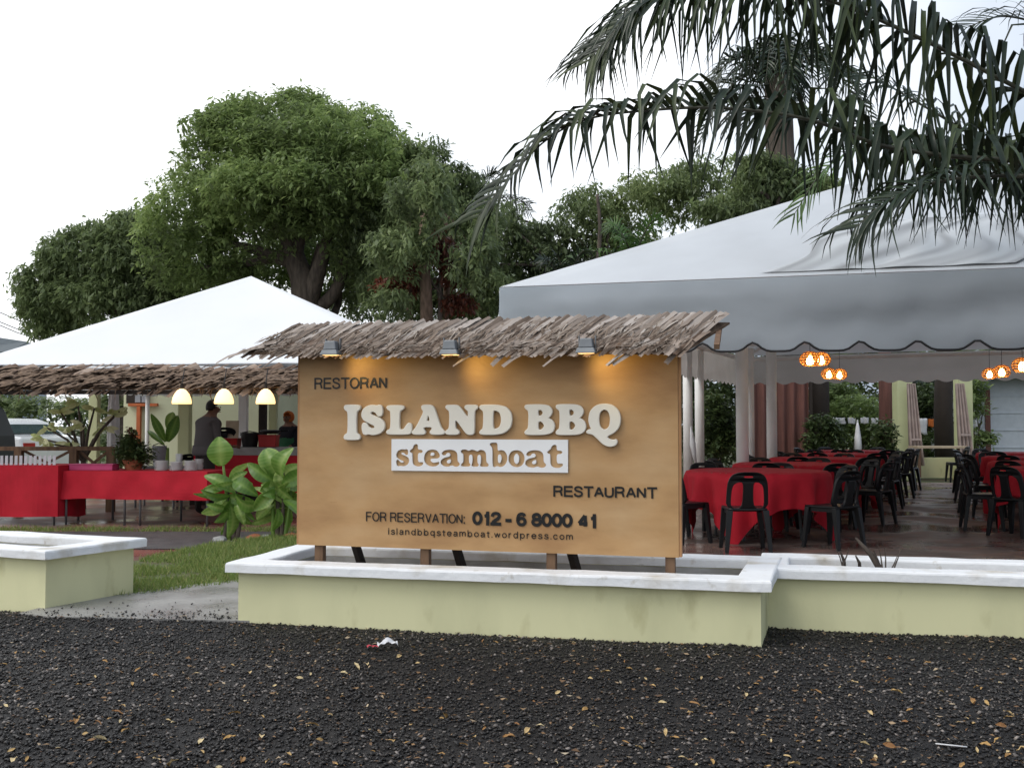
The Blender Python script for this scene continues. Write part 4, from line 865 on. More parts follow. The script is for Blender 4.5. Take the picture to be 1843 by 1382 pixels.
def frond(parent, ctrl, n, Lmax, wd, seed, separate, sag=.55, mats=('palm', 'palm_attr'), r0=.022, lenfn=None, tipspread=1.0, start=.04, bend_up=.35):
    rd = random.Random(seed); path = catmull(ctrl, 10); m = len(path); acc = [0]
    for i in range(m - 1): acc.append(acc[-1] + (path[i + 1] - path[i]).length)
    b = MB(); b.tube(path, [r0 * (1 - .85 * i / (m - 1)) for i in range(m)], 6); fo = b.build('frond', Mt['rachis'], parent, world=True, smooth=True)
    Mi = inv_of(parent); big = MB(); val = []
    for i in range(n):
        for sgn_ in (-1, 1):
            t = start + (1 - start) * (i + rd.uniform(-.3, .3)) / (n - 1); t = min(max(t, 0), .999); s_ = t * acc[-1]
            k = max(j for j in range(m) if acc[j] <= s_); k = min(k, m - 2); f = (s_ - acc[k]) / max(1e-6, acc[k + 1] - acc[k]); p = path[k].lerp(path[k + 1], f)
            tg = (path[k + 1] - path[k]).normalized(); bn = tg.cross(Vector((0, 0, 1))); bn = bn.normalized() if bn.length > .05 else Vector((1, 0, 0)); up = bn.cross(tg)
            prof = lenfn(t) if lenfn else (math.sin(math.pi * (.12 + .80 * t)) ** .6)
            Lg = Lmax * prof * rd.uniform(.8, 1.1)
            d0 = bn * sgn_ * (.6 - .25 * t) + tg * (.3 + 1.3 * t ** 5 * tipspread) + up * (bend_up + rd.uniform(-.2, .3)) * (1 - .6 * t) + up * sgn_ * .9 * t ** 5
            vs, fs = leaflet_mesh(p, d0, Lg, wd * rd.uniform(.75, 1.2) * (1 - .4 * t), up.cross(d0).normalized() if rd.random() < .0 else tg, sag * rd.uniform(.75, 1.3) * (1 - .6 * t ** 4), rd)
            if separate:
                q = MB(); q.add([Mi @ v for v in vs], fs); link('leaflet', q.mesh('leaflet', Mt[mats[0]], True), fo)
            else: big.add([Mi @ v for v in vs], fs); val += [min(1, max(0, rd.gauss(.4, .2)))] * len(vs)
    if not separate:
        me = big.mesh('leaflets', Mt[mats[1]], True); a = me.attributes.new('v', 'FLOAT', 'POINT'); a.data.foreach_set('value', val)
        o = link('leaflets', me, fo); o['kind'] = 'stuff'
    return fo
def PP(*l): return [P(*q) for q in l]
pt = P(2110, 700, 7.7); pt.z = -.2
palm = empty('palm_tree', pt); tag(palm, 'palm tree whose long wet fronds hang into the upper sky from the side', 'palm')
b = MB(); b.tube([pt, P(2105, 560, 7.7), P(2095, 420, 7.6), P(2085, 330, 7.6)], [.24, .2, .18, .16], 12); b.build('trunk', Mt['bark'], palm, world=True, smooth=True)
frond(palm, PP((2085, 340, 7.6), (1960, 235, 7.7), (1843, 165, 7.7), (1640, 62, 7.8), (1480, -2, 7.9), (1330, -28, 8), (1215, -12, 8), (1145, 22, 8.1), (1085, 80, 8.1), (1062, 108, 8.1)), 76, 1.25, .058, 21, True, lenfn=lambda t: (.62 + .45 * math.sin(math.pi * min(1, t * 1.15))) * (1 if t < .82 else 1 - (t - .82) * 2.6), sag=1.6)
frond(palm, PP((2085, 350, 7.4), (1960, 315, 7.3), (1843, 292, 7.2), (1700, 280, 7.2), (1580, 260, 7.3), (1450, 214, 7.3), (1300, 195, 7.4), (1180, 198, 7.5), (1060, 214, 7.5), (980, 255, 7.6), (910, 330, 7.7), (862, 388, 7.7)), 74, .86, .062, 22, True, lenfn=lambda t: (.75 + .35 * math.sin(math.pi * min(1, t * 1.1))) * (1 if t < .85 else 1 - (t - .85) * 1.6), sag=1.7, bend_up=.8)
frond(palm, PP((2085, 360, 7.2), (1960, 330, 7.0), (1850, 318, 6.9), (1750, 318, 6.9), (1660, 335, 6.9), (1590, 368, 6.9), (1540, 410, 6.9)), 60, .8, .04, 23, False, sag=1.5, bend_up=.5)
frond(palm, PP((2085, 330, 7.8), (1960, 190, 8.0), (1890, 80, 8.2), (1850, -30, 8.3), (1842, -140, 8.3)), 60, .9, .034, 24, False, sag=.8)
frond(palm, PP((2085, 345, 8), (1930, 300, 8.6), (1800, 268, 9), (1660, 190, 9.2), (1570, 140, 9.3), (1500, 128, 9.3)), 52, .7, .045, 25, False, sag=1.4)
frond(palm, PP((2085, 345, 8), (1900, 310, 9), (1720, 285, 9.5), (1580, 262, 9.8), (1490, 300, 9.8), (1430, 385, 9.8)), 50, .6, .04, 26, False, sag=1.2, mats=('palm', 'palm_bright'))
frond(palm, PP((1600, 42, 8.05), (1480, -12, 8.1), (1330, -40, 8.2), (1215, -22, 8.2), (1150, 14, 8.2), (1095, 66, 8.2), (1070, 98, 8.2)), 66, 1.1, .046, 28, False, sag=1.6, r0=.012)
frond(palm, PP((2085, 350, 7.6), (1960, 310, 7.6), (1843, 284, 7.6), (1700, 272, 7.6), (1580, 252, 7.6), (1450, 206, 7.6), (1340, 190, 7.7)), 60, .95, .046, 29, False, sag=1.6, r0=.012)
frond(palm, PP((2085, 330, 8.2), (1990, 150, 8.4), (1900, 60, 8.6), (1810, 30, 8.7), (1740, 50, 8.7)), 50, .6, .03, 30, False, sag=.9)
def bg_palm(name, label, x, ytop, d, spread, nf, Ll, seed, bright=False, trunk_r=.16, droop=1.0, wdk=.06):
    base = P(x, 760, d); base.z = -.2; top = P(x, ytop, d); o = empty(name, base); tag(o, label, 'palm')
    b = MB(); b.tube([base, base.lerp(top, .5) + Vector((.15, 0, 0)), top], [trunk_r, trunk_r * .85, trunk_r * .7], 9); b.build('trunk', Mt['bark'], o, world=True, smooth=True)
    rd = random.Random(seed)
    for i in range(nf):
        a = i * 2.399 + rd.uniform(-.3, .3); el = rd.uniform(.1, 1.35); dr = Vector((math.cos(a) * math.cos(el), math.sin(a) * math.cos(el), math.sin(el))); L_ = spread * rd.uniform(.8, 1.1)
        c = [top, top + dr * L_ * .35, top + dr * L_ * .7 - Vector((0, 0, L_ * .1 * droop)), top + dr * L_ - Vector((0, 0, L_ * .32 * droop))]
        frond(o, c, 22, Ll, wdk, seed * 10 + i, False, sag=1.0, mats=('palm', 'palm_bright' if bright else 'palm_attr'), r0=.03)
    return o
bg_palm('coconut_palm', 'distant coconut palm with upright pale fronds beyond the treetops', 850, 375, 34, 2.4, 9, .7, 41, False)
bg_palm('young_palm', 'bright green young palm above the eave of the grey tent', 1140, 470, 24, 1.7, 11, .55, 42, True, .12)
bg_palm('feather_palm', 'dull green palm low behind the grey tent eave', 1020, 520, 23, 1.3, 9, .5, 43, False, .1)
bg_palm('shaggy_palm', 'thick trunked shaggy palm standing behind the hanging fronds', 1400, 135, 27, 2.5, 26, .8, 44, False, .5, 2.8, .09)
# ------------------------------------------------------------------ dining marquee
TL = 12.6
gt = marquee('large grey white marquee over the red dining tables', (TC + TU * 6.3 + TN * 6.3 + Vector((0, 0, -.07)))[:])
zA, zB = 2.71, 2.44                     # eave heights, front corners
C4 = [TC + Vector((0, 0, zA)), TC + TU * TL + Vector((0, 0, zB)), TC + TU * TL + TN * TL + Vector((0, 0, 2.72)), TC + TN * TL + Vector((0, 0, 2.72))]
APX = TC + TU * 6.3 + TN * 6.3; APX.z = 5.62
me = canopy_mesh(C4, [APX], .05, Mt['canvas'], n=30); me.transform(inv_of(gt)); link('canopy', me, gt)
fr = valance(C4[0] - TN * .02, C4[1] - TN * .02, zA - .012, zB - .012,   .72, .50, .085, .025, -TN, Mt['flap'], True, parent=gt, ripple=.012, shape='bump')
# lower edge of the front flap is level although the eave falls
bk = valance(C4[3], C4[2], 2.70, 2.70, .62, .36, .05, .0, TN, Mt['valance'], False, parent=gt, ripple=.004)
sd1 = valance(C4[0], C4[3], zA - .01, 2.70, .66, .36, .05, .0, -TU, Mt['valance'], False, parent=gt, ripple=.004)
sd2 = valance(C4[1], C4[2], zB - .01, 2.70, .55, .36, .05, .0, TU, Mt['valance'], False, parent=gt, ripple=.004)
b = MB()
for i in range(4):
    b.beam(C4[i].lerp(APX, .012) - Vector((0, 0, .13)), C4[(i + 1) % 4].lerp(APX, .012) - Vector((0, 0, .13)), .06)
b.build('eave_frame', Mt['post'], gt, world=True)
for i in range(4):
    b = MB(); b.beam(C4[i] - Vector((0, 0, .07)), APX - Vector((0, 0, .1)), .05); b.build('hip_rafter', Mt['post'], gt, world=True)
for f in (.33, .66):
    b = MB(); p, q = C4[0].lerp(C4[3], f), C4[1].lerp(C4[2], f); p.z = q.z = 2.64; b.beam(p, q, .055); b.build('cross_beam', Mt['post'], gt, world=True)
def gpost(p, r_, top): 
    b = MB(); b.tube([(p.x, p.y, -.07), (p.x, p.y, top)], r_, 14); b.build('post', Mt['post'], gt, world=True, smooth=True)
for x, d, r_ in ((1238, 18.4, .085), (1259, 19.1, .085), (1336, 14.6, .088), (1389, 17.6, .088), (1352, 19.5, .06)):
    p = P(x, 765, d); gpost(p, r_, 2.66)
gpost(TC + TU * .15 + TN * .15, .06, 2.6); gpost(TC + TU * (TL - .15) + TN * .15, .06, 2.4); gpost(TC + TU * (TL - .15) + TN * (TL - .15), .06, 2.65)
# wet clear sheet crumpled over the roof; dark reflections painted in as streaks
o = empty('plastic_sheet', (TC + TU * 3.9 + TN * 1.2 + Vector((0, 0, 3.2)))[:]); tag(o, 'crumpled wet plastic sheet with painted dark reflections on the roof of the dining marquee', 'sheet')
def roofp(s_, t_, lift): # front slope: s along the eave, t up the slope (0..1)
    p = C4[0].lerp(C4[1], s_ / TL).lerp(APX, t_); return p + Vector((-.15, -.38, .9)) * lift
def shf(u, v):
    s_ = 2.75 + 2.3 * u + .12 * math.sin(v * 7) + noise.noise(Vector((u * 3, v * 2, 7))) * .2; w_ = math.sin(u * 24 + 2.2 * math.sin(v * 3.4) + 2 * noise.noise(Vector((u * 4, v * 2, 0))))
    return roofp(s_, .015 + .24 * v, .014 + .006 * w_ * min(1, 4 * u, 4 * (1 - u)))
b = MB(); b.grid(shf, 150, 30); refl_streaks = [min(1, max(0, .62 + 1.5 * noise.noise(Vector(((i % 151) / 150 * 11 + .9 * math.sin((i // 151) / 30 * 4.2 + (i % 151) / 40), (i // 151) / 30 * .7, 3))))) for i in range(151 * 31)]
Mt['reflection_film'] = mat('reflection_film', (.50, .52, .53), (.17, .17, .165), rough=.25, spec=.5, attr=True, transl=.1)  # darker ramp colour stands in for the reflected palm
fo_ = b.build('reflection_film', Mt['reflection_film'], o, smooth=True, world=True); fo_.data.attributes.new('v', 'FLOAT', 'POINT').data.foreach_set('value', refl_streaks)

# ------------------------------------------------------------------ tables and chairs
FZ = -.07
def round_table(c, label, clabel, rot, r_=.75, half=1.14):
    o = empty('round_table', (c[0], c[1], FZ), rot); tag(o, label, 'table', 'round dining tables')
    b = MB(); b.lathe([(r_, .725), (r_, .75)], n=40); b.build('table_top', Mt['tabletop'], o)
    for k in range(4):
        a = math.pi / 4 + k * math.pi / 2; b = MB(); b.tube([(math.cos(a) * .5, math.sin(a) * .5, 0), (math.cos(a) * .45, math.sin(a) * .45, .73)], .018, 8); b.build('leg', Mt['aluminium'], o, smooth=True)
    n = 44; ph = random.uniform(0, 6)
    def fn(u, v):
        x, y = (u * 2 - 1) * half, (v * 2 - 1) * half; q = math.hypot(x, y); a = math.atan2(y, x)
        if q <= r_: return (x, y, .757)
        dr = q - r_; k = 1 + .0; fo = (.05 * math.sin(a * 11 + ph) + .035 * math.sin(a * 19 + ph * 2)) * min(1, dr * 3)
        rad = r_ + .012 + min(dr, .04) * .4 + fo + .03; return (rad * math.cos(a), rad * math.sin(a), .757 - dr * .97)
    b = MB(); b.grid(fn, n, n); cl = b.build('tablecloth', Mt['red_cloth'], smooth=True); cl.location = (c[0], c[1], FZ); cl.rotation_euler = (0, 0, rot)
    tag(cl, clabel, 'tablecloth', 'red cloths on the dining tables'); return o
def make_chair():
    o = empty('plastic_chair', (0, 0, 0)); m = Mt['black_plastic']
    b = MB(); b.grid(lambda u, v: (lambda x, y: (x, y, .445 - .012 * math.cos(x * 6) * math.cos(y * 5)))((u - .5) * (.40 + .03 * v), (v - .5) * .40), 10, 8)
    b.build('seat', m, o, solid=.022, smooth=True)
    # backrest: an arch with a grip slot, two side openings and a centre splat
    outer = [(-.215, 0), (-.21, .2), (-.2, .3), (-.165, .365), (-.09, .395), (.09, .395), (.165, .365), (.2, .3), (.21, .2), (.215, 0)]
    slot = [(-.055, .335), (-.05, .362), (.05, .362), (.055, .335)]
    lo_ = [(-.178, .02), (-.172, .2), (-.155, .265), (-.11, .295), (-.06, .298), (-.045, .25), (-.055, .02)]
    ro_ = [(-x, z) for x, z in lo_][::-1]
    def rounded(p, it=2): return chaikin(p, it)
    me = mesh_from_curve([rounded(outer[:]), rounded(slot), rounded(lo_), rounded(ro_)], .011, .004, 'backrest')
    co = np.empty(len(me.vertices) * 3, np.float32); me.vertices.foreach_get('co', co); co = co.reshape(-1, 3)
    x, z, y = co[:, 0], co[:, 1], co[:, 2]
    out = np.stack([x, -.185 - z * .2 + x * x * 1.1 + y, z + .43], -1); me.vertices.foreach_set('co', out.ravel().astype(np.float32)); me.materials.clear(); me.materials.append(m); me.update()
    link('backrest', me, o)
    for sx in (-1, 1):
        for sy in (-1, 1):
            b = MB(); top = Vector((sx * .185, sy * .175, .435)); bot = Vector((sx * .225, sy * .215 - (.02 if sy < 0 else 0), 0))
            t = (bot - top); b.add([top + Vector((dx * .034, dy * .03, 0)) for dx, dy in ((-1, -1), (1, -1), (1, 1), (-1, 1))] + [bot + Vector((dx * .02, dy * .018, 0)) for dx, dy in ((-1, -1), (1, -1), (1, 1), (-1, 1))],
                [(3, 2, 1, 0), (4, 5, 6, 7), (0, 1, 5, 4), (1, 2, 6, 5), (2, 3, 7, 6), (3, 0, 4, 7)]); b.build('leg', m, o, bevel=.006)
    b = MB(); b.box((0, .192, .415), (.36, .014, .05)); b.box((.19, 0, .415), (.014, .36, .05)); b.box((-.19, 0, .415), (.014, .36, .05)); b.build('seat_apron', m, o)
    return o
chair0 = make_chair(); first = [True]
def chair(x, y, rz, label, group):
    o = chair0 if first[0] else copy_tree(chair0); first[0] = False
    o.location = (x, y, FZ); o.rotation_euler = (0, 0, rz); o.scale = (.96, .96, .97); tag(o, label, 'chair', group); return o
rows = []
rd = random.Random(3)
leftrow = [(1362, 11.75), (1428, 13.85), (1478, 16.2), (1512, 18.6), (1538, 20.8)]
rightrow = [(1925, 12.3), (1890, 14.4), (1862, 16.8), (1840, 19.2)]
ordw = ['nearest', 'second', 'third', 'fourth', 'farthest']
SIDE = ['aisle side', 'far aisle corner', 'far side', 'far sign-side corner', 'sign side', 'near sign-side corner', 'near side', 'near aisle corner']
SIDE_B = ['outer side', 'far outer corner', 'far side', 'far aisle corner', 'aisle side', 'near aisle corner', 'near side', 'near outer corner']
def chairs_round(cx, cy, rots, label, group, names=None):
    seen = set()
    for a in rots:
        k_ = int(round(a / (math.pi / 4))) % 8
        while k_ in seen: k_ = (k_ + 1) % 8
        seen.add(k_); lab_ = label if names is None else label.replace('@', names[k_])
        a += rd.uniform(-.07, .07); rr_ = rd.uniform(.93, 1.04); chair(cx + math.cos(a) * rr_, cy + math.sin(a) * rr_, a + math.pi / 2 + rd.uniform(-.12, .12), lab_, group)
for i, (x, d) in enumerate(leftrow):
    p = P(x, 765, d); w_ = ordw[i]
    round_table((p.x, p.y), f'round table under a red cloth, {w_} in the row behind the sign', f'red cloth draped over the {w_} table in the row behind the sign', .35 + rd.uniform(-.2, .2))
    if i == 0:
        chair(P(1339, 765, 10.5).x, 10.5, .0 - .06, 'black plastic chair with its back square to the planter before the nearest red table', 'chairs at the nearest table')
        chair(P(1497, 765, 10.75).x, 10.75, .62, 'black plastic chair turned aside at the aisle corner of the nearest red table', 'chairs at the nearest table')
        chair(P(1227, 765, 11.2).x, 11.2, -.95, 'black plastic chair half hidden by the edge of the sign board', 'chairs at the nearest table')
        chairs_round(p.x, p.y, [.25, 1.1, 1.9, 2.8], 'black plastic chair at the @ of the nearest red table', 'chairs behind the nearest table', SIDE)
    else:
        chairs_round(p.x, p.y, [.2, .95, 1.7, 2.5, 3.3, 4.1, 4.9, 5.6], f'black plastic chair at the @ of the {w_} red table behind the sign', f'chairs at the {w_} table of the sign row', SIDE)
for i, (x, d) in enumerate(rightrow):
    p = P(x, 765, d); w_ = ['nearest', 'second', 'third', 'fourth'][i]
    round_table((p.x, p.y), f'round table under a red cloth, {w_} across the aisle by the frame edge', f'red cloth over the {w_} table across the aisle by the frame edge', .3)
    chairs_round(p.x, p.y, {0: [2.9, 3.7, 4.3], 1: [2.4, 3.1, 3.8, 4.5]}.get(i, [1.8, 2.5, 3.2, 3.9, 4.6]), f'black plastic chair at the @ of the {w_} red table across the aisle', f'chairs at the {w_} table across the aisle', SIDE_B)
chair(P(1722, 765, 23.0).x, 23.0, 1.4, 'black chair standing alone before the pale green low wall', 'lone chair by the low wall')

# woven globe lamps over the tables
def globe_lamp(x, y, wpx, label):
    d = .26 / wpx * F; c = P(x, y, d); o = empty('woven_lamp', c); tag(o, label, 'lamp', 'woven globe lamps in the dining tent')
    bm = bmesh.new(); bmesh.ops.create_uvsphere(bm, u_segments=14, v_segments=9, radius=.13)
    bmesh.ops.delete(bm, geom=[v for v in bm.verts if v.co.z < -.1], context='VERTS')
    bmesh.ops.scale(bm, vec=(1, 1, .8), verts=bm.verts)
    bmesh.ops.wireframe(bm, faces=bm.faces[:], thickness=.012, offset=0, use_replace=True, use_boundary=True, use_even_offset=True)
    me = bpy.data.meshes.new('shade'); bm.to_mesh(me); bm.free(); me.materials.append(Mt['rattan']); link('shade', me, o)
    b = MB(); b.lathe([(.01, -.075), (.04, -.06), (.05, -.02), (.035, .02), (.015, .05)], n=12); b.build('bulb', Mt['bulb'], o, smooth=True)
    b = MB(); b.tube([(0, 0, .1), (0, 0, max(.2, 2.66 - c.z))], .004, 5); b.build('cord', Mt['black_trim'], o)
for x, y, w_, l in [(1458, 647, 36, 'woven globe lamp under the flap, closest to the sign board'), (1478, 647, 33, 'woven globe lamp overlapping the lamp closest to the sign board'), (1492, 673, 27, 'lower woven globe lamp below the pair closest to the sign'), (1511, 674, 26, 'lower woven globe lamp on the aisle side of the low pair'),
                    (1781, 673, 26, 'small woven globe lamp nearest the aisle on the far side'), (1803, 669, 30, 'middle woven globe lamp of the far side three'), (1840, 658, 36, 'woven globe lamp cut by the frame edge')]:
    globe_lamp(x, y, w_, l)

# ------------------------------------------------------------------ behind the dining tent
def quad_wall(name, label, cat, x0, x1, y0, y1, d, th, m, parent=None):
    a, c = P(x0, y1, d), P(x1, y0, d); b = MB(); b.box(((a.x + c.x) / 2, d, (a.z + c.z) / 2), (abs(c.x - a.x), th, abs(c.z - a.z)))
    o = b.build(name, m, parent, world=parent is not None); 
    if label: tag(o, label, cat)
    return o
def pavilion(x0, x1, label):
    c = P((x0 + x1) / 2, 765, 26.3); o = empty('pillar', (c.x, 26.3, -.2)); tag(o, label, 'pillar'); wd = (x1 - x0) / F * 26.3
    b = MB(); b.box((0, 0, 1.3), (wd, .35, 2.6)); b.box((0, 0, .08), (wd + .08, .43, .14)); b.build('shaft', Mt['pale_post'], o); return o
pavilion(1611, 1638, 'pale green pillar with a gathered curtain beside the aisle end'); pavilion(1722, 1746, 'pale green pillar with curtain before the white house')
def curtain(x0, x1, yt, yb, d, label, lean=0):
    a, c = P(x0, yt, d), P(x1, yt, d); zb_ = P(x0, yb, d).z; o = empty('curtain', ((a.x + c.x) / 2, d, zb_)); tag(o, label, 'curtain')
    b = MB(); wd = c.x - a.x
    def fn(u, v): 
        s_ = (u - .5) * (.7 + .5 * v) * wd; return ((a.x + c.x) / 2 + s_ + lean * v, d + .05 * math.sin(u * 26) * (.5 + .5 * v), a.z + (zb_ - a.z) * v)
    b.grid(fn, 40, 8); b.build('drape', Mt['curtain'], o, world=True, smooth=True)
    b = MB(); b.box(((a.x + c.x) / 2 + lean * .7, d - .07, zb_ + (a.z - zb_) * .32), (wd * .72, .02, .05)); b.build('tie', Mt['curtain'], o, world=True)
curtain(1628, 1652, 690, 838, 25.9, 'grey brown curtain gathered against the aisle pillar', .12); curtain(1715, 1740, 690, 826, 25.9, 'grey brown curtain hanging by the dark trunk', .14)
a, c = P(1580, 826, 26.6), P(1760, 826, 26.6)
b = MB(); b.box(((a.x + c.x) / 2, 26.7, .1), (c.x - a.x, .18, .52)); lw = b.build('low_wall', Mt['green_paint']); tag(lw, 'low pale green wall between the curtained pillars', 'wall')
b = MB(); p = P(1700, 700, 27.6); b.tube([(p.x, 27.6, -.2), (p.x - .05, 27.6, 1.5), (p.x + .05, 27.6, 4.5)], [.27, .24, .2], 12); tag(b.build('tree_trunk', Mt['timber_dark'], smooth=True), 'thick black tree trunk between the two curtains', 'trunk')
b = MB(); p = P(1592, 700, 27.2); b.tube([(p.x, 27.2, -.2), (p.x + .03, 27.2, 1.6), (p.x, 27.2, 4)], [.2, .18, .15], 12); tag(b.build('tree_trunk', Mt['maroon'], smooth=True), 'reddish brown trunk rising behind the leafy bush', 'trunk')
p = P(1475, 700, 26.8); b = MB(); b.tube([(p.x, 26.8, -.2), (p.x, 26.8, 4)], .25, 12); tag(b.build('tree_trunk', Mt['timber_dark'], smooth=True), 'black trunk beside the maroon screen', 'trunk')
sc_ = empty('screen_wall', P(1400, 800, 25.6).xy.to_3d() + Vector((0, 0, -.2))); tag(sc_, 'maroon brown cloth screen behind the white posts', 'screen')
a, c = P(1342, 700, 25.6), P(1456, 700, 25.6); b = MB(); b.grid(lambda u, v: (a.x + (c.x - a.x) * u, 25.6 + .05 * math.sin(u * 40), -.2 + 2.9 * v), 70, 2); b.build('drape', Mt['maroon'], sc_, world=True, smooth=True)
for x in (a.x - .04, c.x + .04): b = MB(); b.box((x, 25.6, 1.25), (.07, .07, 2.9)); b.build('frame_post', Mt['timber_dark'], sc_, world=True)
# white house at the frame edge
hs = empty('house', P(1830, 765, 30).xy.to_3d() + Vector((0, 0, -.2))); tag(hs, 'pale blue white house wall under a dark eave beyond the tent', 'house')
a, c = P(1750, 690, 30), P(2000, 690, 30); b = MB(); b.box(((a.x + c.x) / 2, 31.5, 1.2), (c.x - a.x, 3, 2.8)); b.build('wall', Mt['house_wall'], hs, world=True)
for z in (.55, 1.05, 1.55, 2.05): b = MB(); b.box(((a.x + c.x) / 2, 29.99, z), (c.x - a.x, .03, .025)); b.build('wall_board', Mt['house_wall'], hs, world=True)
b = MB(); b.box((a.x + .1, 29.98, 1.0), (.1, .06, 2.0)); b.build('drainpipe', Mt['paper'], hs, world=True)
b = MB(); b.box((a.x + .42, 29.98, 1.1), (.14, .06, 2.3)); b.build('door_post', Mt['maroon'], hs, world=True)
b = MB(); b.prism([(a.x - .4, 29.2), (c.x + .4, 29.2), (c.x + .4, 33.4), (a.x - .4, 33.4)], 2.55, 2.75); b.build('roof', Mt['roof_grey'], hs, world=True)
# washing line
wl = empty('washing_line', P(1600, 757, 29).xy.to_3d() + Vector((0, 0, 1.2))); tag(wl, 'thin washing line strung behind the dining tent', 'line')
a, c = P(1465, 752, 29), P(1730, 752, 29); b = MB(); b.tube([a, a.lerp(c, .5) - Vector((0, 0, .03)), c], .006, 5); b.build('rope', Mt['black_trim'], wl, world=True)
for q in (a, c): b = MB(); b.tube([(q.x, q.y, -.2), (q.x, q.y, q.z + .05)], .03, 8); b.build('pole', Mt['steel'], wl, world=True)
def laundry(x, wpx, y0, y1, m, label, grp=None):
    o_ = P(x, y0, 28.97); wd = wpx / F * 29; h = (y1 - y0) / F * 29; o = empty('laundry', (o_.x, 28.97, o_.z - h)); tag(o, label, 'laundry', grp)
    b = MB(); b.grid(lambda u, v: ((u - .5) * wd * (1 + .2 * noise.noise(Vector((x, v * 2, 0)))), .02 * math.sin(u * 9 + x), h * (1 - v) + .06 * noise.noise(Vector((u * 3, x, v)))), 10, 6); b.build('cloth', m, o, smooth=True, solid=.008)
for x, wpx, y1 in ((1510, 22, 763), (1533, 14, 763), (1556, 15, 762), (1574, 12, 763)): laundry(x, wpx, 752, y1, Mt['paper'], 'small white washing pegged on the line beyond the far tables', 'white washing on the line')
laundry(1658, 22, 753, 782, Mt['paper'], 'large white cloth on the line between pillar and black trunk'); laundry(1677, 13, 754, 768, Mt['orange'], 'small orange cloth on the washing line')
cb = empty('closed_parasol', P(1544, 800, 25).xy.to_3d() + Vector((0, 0, -.07))); tag(cb, 'folded white parasol standing behind the far tables', 'parasol')
b = MB(); b.lathe([(.012, 1.35), (.04, 1.25), (.085, .95), (.1, .7), (.06, .62)], n=10); b.build('folded_canopy', Mt['paper'], cb, smooth=True)
b = MB(); b.tube([(0, 0, 0), (0, 0, 1.4)], .018, 8); b.build('pole', Mt['paper'], cb)
cb2 = empty('closed_parasol', P(1247, 820, 17.2).xy.to_3d() + Vector((0, 0, -.07))); tag(cb2, 'slim white folded parasol leaning by the posts next to the sign', 'parasol')
b = MB(); b.tube([(-.03, 0, 1.25), (0, 0, .95), (.05, 0, .6)], [.012, .05, .02], 8); b.build('folded_canopy', Mt['paper'], cb2, smooth=True)
b = MB(); b.tube([(0.02, 0, .8), (.16, 0, 0)], .012, 7); b.build('pole', Mt['aluminium'], cb2)
o = empty('side_table', P(1690, 820, 25.4).xy.to_3d() + Vector((0, 0, -.07))); tag(o, 'brown wooden side table before the low green wall', 'table')
b = MB(); b.box((0, 0, .73), (1.3, .6, .05)); b.build('table_top', Mt['wood_board'], o)
for sx in (-.58, .58):
    for sy in (-.24, .24): b = MB(); b.box((sx, sy, .35), (.06, .06, .7)); b.build('leg', Mt['timber'], o)
def bush(name, label, lobes, n, size, m, seed, per=7, cat='bush', group=None):
    r = np.random.default_rng(seed); c = lobes[0]; base = (c[0], c[1], -.2); o = empty(name, base); tag(o, label, cat, group)
    pts = lobes_points(bumpy(lobes, r, 6, .45), n, r, .35); bias = np.array([noise.noise(Vector(p) * 1.1) for p in pts]) * .4
    V, Fq, at = leaf_cloud(pts, per, size, droop=.0, attr_c=bias, rngs=r, narrow=.4); link('foliage', np_mesh('foliage', V - np.array(base), Fq, m, at), o)
    b = MB(); rd_ = random.Random(seed)
    for i in range(6): l = lobes[i % len(lobes)]; b.tube([base, (base[0] + rd_.uniform(-.1, .1), base[1], (l[2] - .2) / 2), (l[0] + rd_.uniform(-.3, .3), l[1], l[2])], [.03, .02, .008], 6)
    b.build('stem', Mt['bark'], o, world=True); return o
bush('leafy_bush', 'round dark bush at the foot of the aisle pillar', [lb(1590, 780, 25, 24, 26), lb(1600, 820, 25, 22, 30), lb(1585, 830, 25, 18, 25)], 380, .12, Mt['bush'], 51)
bush('leafy_bush', 'reddish tipped bush behind the far tables by the maroon screen', [lb(1480, 765, 25, 26, 22), lb(1500, 785, 25, 30, 20), lb(1465, 800, 25, 25, 30)], 420, .11, Mt['bush'], 52)
bush('leafy_bush', 'tall bush seen between the white posts next to the sign', [lb(1285, 750, 22, 30, 50), lb(1275, 800, 22, 35, 40), lb(1310, 790, 22, 30, 40)], 700, .12, Mt['bush'], 53)
bush('leafy_bush', 'pale leafed shrubs behind the washing line', [lb(1540, 745, 31, 60, 35), lb(1500, 720, 32, 50, 40), lb(1570, 780, 31, 60, 30)], 800, .16, Mt['mango'], 54)
bush('leafy_bush', 'green undergrowth between the pillar and the black trunk', [lb(1665, 740, 31, 45, 60), lb(1690, 800, 30, 60, 25)], 600, .16, Mt['bush'], 55)
bush('leafy_bush', 'green climber on the corner of the white house', [lb(1755, 720, 29, 14, 60), lb(1760, 790, 29, 30, 20)], 260, .16, Mt['mango'], 56)
for i, (x, d) in enumerate([(1180, 33), (1330, 34), (1480, 35), (1620, 34), (1740, 36), (1020, 33), (860, 31)]):
    p = P(x, 700, d); p.z = 2.0
    bush('hedge_tree', ['bushy tree', 'dark bushy tree', 'low bushy tree', 'dim bushy tree', 'green bushy tree', 'thick bushy tree', 'shaded bushy tree'][i] + [' hidden mostly by the sign board', ' glimpsed beside the white posts', ' beyond the folded parasol', ' seen past the aisle pillar', ' beside the white house', ' behind the sign board letters', ' low behind the slender trunk'][i],
         [(p.x, p.y, 1.6, 2.4, 1.2, 2.0), (p.x + .8, p.y, 3.2, 1.8, 1.2, 1.6), (p.x - 1.0, p.y + .5, .8, 1.6, 1.0, 1.2)], 1500, .24, Mt['jungle'], 60 + i, cat='tree', group=None)
